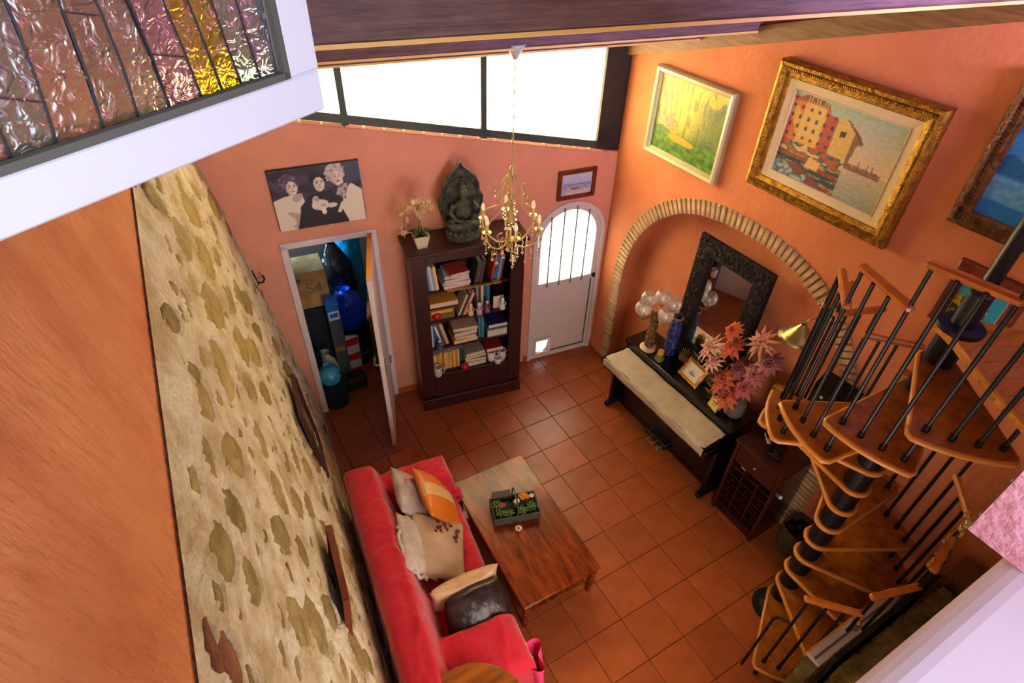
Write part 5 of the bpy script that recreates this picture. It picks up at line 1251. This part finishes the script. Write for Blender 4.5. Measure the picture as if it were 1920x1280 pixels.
# seam cord along the far arm, knotted corner, trailing pink corner
def tail_(u, v):
    w = .16 * (1 - .55 * v); x = DP - .02 + .05 * v + .01 * sin(u * 9 + v * 3); 
    return (x + .02 * sin(u * pi) + .03 * v, .10 - w / 2 + w * u - .05 * v + .012 * sin(v * 9), .52 - .47 * v)
def tail(u, v):
    a = 2 * pi * u; r = (.11 - .06 * v) * (1 + .28 * sin(a * 4 + v * 2) + .1 * n2(cos(a), sin(a) + v * 3, 2))
    return (DP - .02 + .06 * v + .8 * r * cos(a), .09 - .06 * v + r * sin(a), .50 - .44 * v)
m = MB().grid(40, 16, tail); bmesh.ops.remove_doubles(m.bm, verts=m.bm.verts, dist=.0005)
m.build('trailing_corner', M('bright pink cotton lining', 'f03c74', .8, bump=.2), sofa, smooth=True, label='brighter pink trailing corner of the throw')
m = MB().sph((DP - .0, LN - .32, .42), .045, (1, .8, 1.1), n=2).sph((DP + .02, LN - .35, .36), .03, (1, .8, 1.4), n=2)
m.build('knot', m_red, sofa, smooth=True)

def pillow(name, label, w, h, t, m, loc, rot, grp='cushions on the sofa', pinch=.10, ruffle=0):
    F = Matrix.Translation(loc) @ Euler([radians(a) for a in rot]).to_matrix().to_4x4()
    r = thing(name, label, 'cushion', mat=F, group=grp)
    mb = MB()
    def f(u, v, sg):
        a, b = 2 * u - 1, 2 * v - 1
        k = (1 - a * a) * (1 - b * b); th = t / 2 * (max(0, k) ** .42)
        px = a * w / 2 * (1 - pinch * (1 - abs(b)) * abs(a) ** 3 * 0 - pinch * (1 - b * b) * abs(a) ** 2 * .6)
        pz = b * h / 2 * (1 - pinch * (1 - a * a) * abs(b) ** 2 * .6)
        return (px, sg * (th + .004 * n2(a * 2, b * 2, 1.7, sg) * (k > 0)), pz)
    mb.grid(22, 22, lambda u, v: f(u, v, -1)); mb.grid(22, 22, lambda u, v: f(u, v, 1))
    bmesh.ops.remove_doubles(mb.bm, verts=mb.bm.verts, dist=.0008)
    mb.build('cushion_cover', m, r, smooth=True)
    return r
SM = Matrix.Translation(SO) @ Matrix.Rotation(-radians(5.7), 4, 'Z')
def SP(x, y, z): return SM @ Vector((x, y, z))
m_floral = M('white floral satin', 'b8aeb0', .5, c2='9a8a86', vscale=8)
p = pillow('cushion', 'pale grey satin cushion with a pink stripe by the far sofa arm', .42, .36, .14, m_floral, SP(.44, 1.46, .60), (-36, 0, 80), pinch=.05)
m = MB().grid(4, 12, lambda u, v: (.06 + .05 * u + .03 * sin(v * 5), -.073 + .03 * abs(v - .5) * 1.2, -.12 + .24 * v)); m.build('pink_stripe', M('pink print', 'c4546a', .6), p, norm=False).modifiers.new('t', 'SOLIDIFY').thickness = .002
p = pillow('cushion', 'orange cushion with a cream printed band leaning at the far end of the sofa', .46, .40, .13, M('orange satin', 'd0701a', .45), SP(.62, 1.38, .58), (-36, 0, 84), pinch=.03)
def band(u, v):
    a = -.25 + .5 * u; b = 2 * v - 1; k = (1 - a * a) * (1 - b * b); return (a * .23, -(.065 * max(0, k) ** .42 + .0035), b * .20 * .985)
m = MB().grid(8, 22, band); o = m.build('printed_band', M('cream printed cotton', 'd9b076', .7, c2='7a5a40', vscale=55, lo=.30, hi=.36), p, smooth=True, norm=False); o.modifiers.new('t', 'SOLIDIFY').thickness = .003
p = pillow('cushion', 'white frilled cushion against the sofa back', .46, .34, .11, M('white frilled cotton', 'cfc2b4', .75, c2='b0a296', vscale=12), SP(.35, 1.02, .62), (-38, 0, 76))
m = MB().tube([(.23 * cos(a) * (1.02 + .035 * sin(a * 17)), .008 * sin(a * 13), .17 * sin(a) * (1.05 + .05 * sin(a * 19))) for a in [2 * pi * q / 90 for q in range(90)]], .014, 6, closed=True); m.build('frill', M('white frilled cotton', 'cfc2b4', .75), p, smooth=True)
p = pillow('cushion', 'large beige cushion with a dark red flower print in the middle of the sofa', .50, .44, .13, M('beige linen', 'bda488', .8, c2='a88f72', vscale=5), SP(.50, 1.00, .54), (-60, 0, 66))
m = MB(); rr_ = random.Random(12)
for k in range(22):
    a = rr_.uniform(0, 6.28); q = rr_.uniform(0, .06) ; cxp, czp = rr_.choice(((.13, .02), (.08, -.12), (.17, -.04))); m.sph((cxp + q * cos(a), -.063 + .25 * (q + .05) ** 2 * 4 * .3, czp + q * sin(a)), .018, (1, .12, .7), n=1, rot=(0, a, 0))
m.build('flower_print', M('dark red print', '5a1a1e', .8), p)
p = pillow('cushion', 'long gold satin cushion standing on edge across the sofa seat', .50, .25, .15, M('gold satin', 'b98a4e', .35, c2='d0b48c', vscale=4, sheen=.4), SP(.57, .64, .54), (-2, 0, -4))
p = pillow('cushion', 'dark brown leather cushion at the near end of the sofa', .39, .30, .16, M('dark brown leather', '33201e', .32, c2='241614', vscale=9, bump=.5, bscale=14), SP(.60, .455, .53), (-50, 0, -2), pinch=-.3)

# ================================================================== COFFEE TABLE
ct = thing('coffee_table', 'rectangular cherry wood coffee table in front of the red sofa', 'table', (-.70, -1.115, 0), radians(-.6))
MB().box((0, 0, .365), (.66, 1.19, .03), bev=.006).build('tabletop', m_table, ct)
for sx in (-1, 1):
    MB().box((sx * .29, 0, .315), (.02, 1.08, .07)).build('apron', m_table, ct)
    for sy in (-1, 1):
        m = MB(); m.cyl((sx * .29, sy * .555, .35), (sx * .285, sy * .55, .0), .034, .022, n=4); m.build('leg', m_table, ct)
for sy in (-1, 1): MB().box((0, sy * .555, .315), (.56, .02, .07)).build('apron', m_table, ct)
MB().box((0, 0, .10), (.54, 1.05, .018)).build('lower_shelf', m_table, ct)

fb = thing('flower_tray', 'dark wooden trug of succulents and small flowers on the coffee table', 'planter', (-.70, -.99, .3815), radians(-17))
m_trug = M('grey green wood', '3c4034', .7)
MB().box((0, 0, .006), (.36, .20, .012)).build('base', m_trug, fb)
for sy in (-1, 1): MB().box((0, sy * .10, .04), (.37, .01, .08), bev=.002).build('side', m_trug, fb)
for sx in (-1, 1): MB().box((sx * .18, 0, .04), (.01, .2, .08), bev=.002).build('side', m_trug, fb)
MB().box((-.08, .13, .04), (.15, .06, .07), bev=.003).build('pocket', m_trug, fb)
MB().tube([(0, -.10, .05), (0, -.10, .17), (0, -.05, .22), (0, .05, .22), (0, .10, .17), (0, .10, .05)], .006, 6).build('handle', m_trug, fb)
MB().box((0, 0, .03), (.34, .18, .04)).build('soil', M('soil', '1c140c', .95), fb)
rp_ = random.Random(6)
def plant(kind, x, y, z=.05, s=1):
    m = MB()
    if kind == 'green':
        for j in range(16):
            a = j * 2.4; q = .012 + j * .0016; m.sph((x + q * cos(a) * s, y + q * sin(a) * s, z + .016 - j * .0006), .012 * s, (1.3, .6, .5), n=1, rot=(0, -.5, a))
        return m.build('succulent', M('succulent green', '5c7a2c', .5, rnd=.2), fb)
    if kind == 'moss':
        for j in range(26): m.sph((x + rp_.uniform(-.035, .035), y + rp_.uniform(-.03, .03), z + rp_.uniform(0, .03)), .011, (1, 1, .7), n=1)
        return m.build('foliage', M('dark foliage', '22331a', .8, rnd=.2), fb)
    c = {'orange': 'd88c14', 'white': 'd8d4c0', 'coral': 'a04a2a'}[kind]
    m.tube([(x, y, .03), (x, y, z + .03)], .002, 5)
    for j in range(9): a = 2 * pi * j / 9; m.sph((x + .014 * cos(a), y + .014 * sin(a), z + .035), .009, (1, .6, .4), n=1, rot=(0, -.3, a))
    m.sph((x, y, z + .038), .007, n=1)
    return m.build('flower', M('flower ' + c, c, .6), fb)
for k in range(12): plant('moss', rp_.uniform(-.14, .14), rp_.uniform(-.06, .06))
for x, y in ((-.12, -.03), (-.06, -.05), (.13, -.02), (-.13, .04), (.05, -.05)): plant('green', x, y, .06, 1.1)
for x, y, z in ((.06, .06, .07), (.09, .05, .09), (.07, .03, .08), (.11, .04, .07), (.08, .075, .06)): plant('orange', x, y, z)
plant('coral', -.11, .0, .07); plant('coral', -.09, .01, .06); plant('white', .01, .0, .09); plant('white', .02, .01, .085); plant('white', .15, .05, .06)
r = thing('small_flower', 'small white artificial flower lying in front of the planter on the table', 'flower', (-.76, -1.155, .3815))
m = MB()
for j in range(10): a = 2 * pi * j / 10; m.sph((.018 * cos(a), .018 * sin(a), .028), .012, (1, .6, .35), n=1, rot=(0, -.4, a))
m.build('petals', M('white petal', 'd8cdb8', .6), r); MB().sph((0, 0, .032), .010, n=2).build('centre', M('brown centre', '7a6a40', .7), r)
MB().cyl((0, 0, 0), (0, 0, .025), .014, n=12).build('cup', M('green wire', '39402a', .6), r)

# round side table
sd = thing('side_table', 'round honey coloured wooden table at the near end of the sofa', 'table', (-1.695, -2.262, 0))
MB().lathe([(0, .705), (.32, .705), (.332, .712), (.332, .722), (.32, .73), (0, .73)], n=56).build('tabletop', M('honey wood', 'a8601c', .3, c2='6e3a0e', vscale=3, stretch=(1, 6, 1), coat=.4), sd, smooth=False)
MB().lathe([(0, .05), (.03, .05), (.045, .12), (.025, .25), (.04, .4), (.025, .6), (.06, .705), (0, .705)], n=18).build('pedestal', m_wood, sd, smooth=True)
for k in range(3):
    a = 2 * pi * k / 3 + .5; MB().tube([(.02 * cos(a), .02 * sin(a), .14), (.12 * cos(a), .12 * sin(a), .09), (.19 * cos(a), .19 * sin(a), .02)], [.02, .016, .014], 8).build('foot', m_wood, sd, smooth=True)

# ================================================================== CORNER BEHIND THE STAIR
fp = thing('hearth', 'rustic olive stone hearth built against the near wall under the window', 'fireplace', (0, 0, 0))
rk = random.Random(21)
MB().box((.62, -3.155, .52), (.98, .14, 1.04)).build('core', M('olive stone', '7a6a30', .9, c2='4e4420', vscale=8, bump=1, bscale=24), fp)
for j in range(5):
    x = .14
    while x < 1.08:
        w = rk.uniform(.10, .2); w = min(w, 1.11 - x)
        MB().box((x + w / 2, -3.15, .11 + j * .205), (w - .012, .16, .19), bev=.02).build('stone', M('olive hearth stone', 'ab9c60', .9, c2='7a6c3a', vscale=8, bump=1, bscale=24, rnd=.2), fp); x += w
MB().box((1.26, -3.14, .55), (.24, .18, 1.1), bev=.01).build('brick_side', M('brown plank', '7a4820', .7, c2='50300f', vscale=6, stretch=(12, 12, 1)), fp)
r = thing('console_shelf', 'narrow white console with a pale wooden edge in front of the stone hearth', 'shelf', (.55, -2.965, 0))
MB().box((0, 0, .86), (.80, .085, .03), bev=.003).build('top', M('white laminate', 'b8a6a0', .5), r)
MB().box((0, .045, .86), (.80, .012, .034)).build('edge', m_edge, r)
MB().box((0, .0, .876), (.78, .012, .004)).build('groove', M('grey line', '5a4a48', .7), r)
for sx in (-1, 1): MB().box((sx * .38, 0, .42), (.03, .08, .84)).build('leg', M('olive stone', '7a6a30'), r)
r = thing('flat_television', 'black flat television standing between the white console and the stone hearth', 'television', (.62, -3.035, 0))
MB().box((0, 0, .55), (1.0, .03, 1.08), bev=.004).build('body', m_blackm, r); MB().box((0, .0165, .58), (.96, .003, .98)).build('screen', m_black, r); MB().box((0, 0, .005), (.4, .05, .01)).build('stand', m_blackm, r)
r = thing('glass_trinket', 'small clear glass trinket on the pale edge of the white console', 'ornament', (.52, -2.965, .8765))
MB().lathe([(0, 0), (.025, 0), (.01, .015), (.02, .035), (.03, .05), (.024, .05), (.008, .03), (0, .03)], n=16).build('bowl', m_crystal, r, smooth=True)
MB().sph((0, 0, .06), .016, n=2).build('bead', M('amber crystal', 'e3b070', .08, trans=.5, spec=.8), r, smooth=True)
# shell garland hanging from the landing
gl = thing('shell_garland', 'string of cream shells and beads hanging from the landing beside the pink jamb', 'garland', (.93, -2.98, 1.28))
MB().cyl((0, 0, .0), (0, 0, 1.44), .0025, n=5).build('cord', m_brass, gl)
rg = random.Random(5)
for k in range(34):
    z = .02 + k * .0405; a = rg.uniform(0, 6.28); q = .012 + .02 * rg.random()
    big = k in (0, 1, 9, 10)
    if big: m = MB().lathe([(0, 0), (.03, .006), (.045, .03), (.03, .05), (0, .055)], c=(q * .4 * cos(a), q * .4 * sin(a), z - .02), n=10, sy=.5)
    else: m = MB().sph((q * cos(a), q * sin(a), z), rg.uniform(.010, .017) * (1 if k < 15 else .55), (1, .7, 1.3), n=1)
    m.build('shell', M('cream shell', 'c9b47e', .4, c2='9a8250', vscale=30) if k % 3 else M('gold shell', 'b08a30', .35, metal=.4), gl, smooth=True)

# ================================================================== LEADED GLASS SASH HANGING OPEN IN FRONT OF THE WINDOW OPENING
a0 = Vector((-1.956, -2.36, 0)); sd_ = Vector((-.8598, -.5106, 0)); SW_ = .76
sz0 = 4.141
MS = Matrix.Translation((a0.x + sd_.x * SW_, a0.y + sd_.y * SW_, sz0)) @ Matrix.Rotation(atan2(-sd_.y, -sd_.x), 4, 'Z')
sh = thing('leaded_sash', 'open white casement with coloured leaded glass hinged to the left wall', 'window', mat=MS)
SH, BR_, RR = .62, .055, .052
MB().box((SW_ / 2, 0, BR_ / 2), (SW_, .034, BR_), bev=.003).build('bottom_rail', m_white, sh)
MB().box((SW_ / 2, 0, SH - BR_ / 2), (SW_, .034, BR_), bev=.003).build('top_rail', m_white, sh)
for x in (RR / 2, SW_ - RR / 2): MB().box((x, 0, SH / 2), (RR, .034, SH - 2 * BR_ - .001), bev=.002).build('stile', m_white, sh)
m_put = M('dark putty strip', '55564c', .6)
MB().box((SW_ / 2, -.012, BR_ + .004), (SW_ - 2 * RR, .010, .009)).box((SW_ - RR - .004, -.012, SH / 2), (.009, .010, SH - 2 * BR_)).box((RR + .004, -.012, SH / 2), (.009, .010, SH - 2 * BR_)).build('bead', m_put, sh)
x0g, x1g, z0g, z1g = RR + .006, SW_ - RR - .006, BR_ + .006, SH - BR_ - .004
cuts = [0, .05, .11, .165, .225, .275, .335, .40, .45, .50, .56, .625, .68, .735, .80, .85, .90, .955, 1.0]
tints = ['f0d890', 'f0d4c4', 'e0d0e4', 'f4dcc8', 'd0e8e0', 'f2c060', 'f0d0c0', 'e4dcd0', 'f0cfc4', 'c4e0d4', 'ece0c4', 'dcd8c0', 'e8e4d4', 'f0d4dc', 'f8e440', 'f4e81c', 'cce8e0', 'e4ecf4']
rgz = random.Random(31); lead = MB()
def cx_at(c, z): return x0g + (x1g - x0g) * c + (.010 * sin(z * 14 + c * 9) if 0 < c < 1 else 0) - (.05 * (z - z0g) if 0 < c < 1 else 0) * 0
for i in range(len(cuts) - 1):
    zs = [z0g]; z = z0g
    while z < z1g - .14: z += rgz.uniform(.045, .20); zs.append(min(z, z1g))
    if zs[-1] < z1g: zs.append(z1g)
    sk = [0] + [rgz.uniform(-.012, .014) for _ in zs[1:-1]] + [0]
    for j in range(len(zs) - 1):
        za, zb = zs[j], zs[j + 1]
        L0, L1 = cx_at(cuts[i], za), cx_at(cuts[i + 1], za); U0, U1 = cx_at(cuts[i], zb), cx_at(cuts[i + 1], zb)
        g = .0004
        P = [(L0 + g, za - sk[j] + g), (L1 - g, za + sk[j] + g), (U1 - g, zb + sk[j + 1] - g), (U0 + g, zb - sk[j + 1] - g)]
        tint = tints[i] if j < 2 or rgz.random() < .4 else rgz.choice(['c4ccc4', 'ccc4d4', 'a8c4c4', 'c8c0d0', tints[i]])
        MB().prism(P, -.0015, .0015, 'y').build('glass_piece', cathedral('cathedral ' + tint, tint), sh)
        if j: lead.tube([(P[0][0], 0, P[0][1]), (P[1][0], 0, P[1][1])], .0016, 5)
    if i:
        lead.tube([(cx_at(cuts[i], z0g + (z1g - z0g) * q / 10), 0, z0g + (z1g - z0g) * q / 10) for q in range(11)], .0021, 6)
lead.build('lead_came', M('lead', '15171a', .5, metal=.3), sh)
for z in (.12, .5): MB().cyl((-.004, .0, z - .03), (-.004, .0, z + .03), .007, n=10).build('hinge', m_steelb, sh)
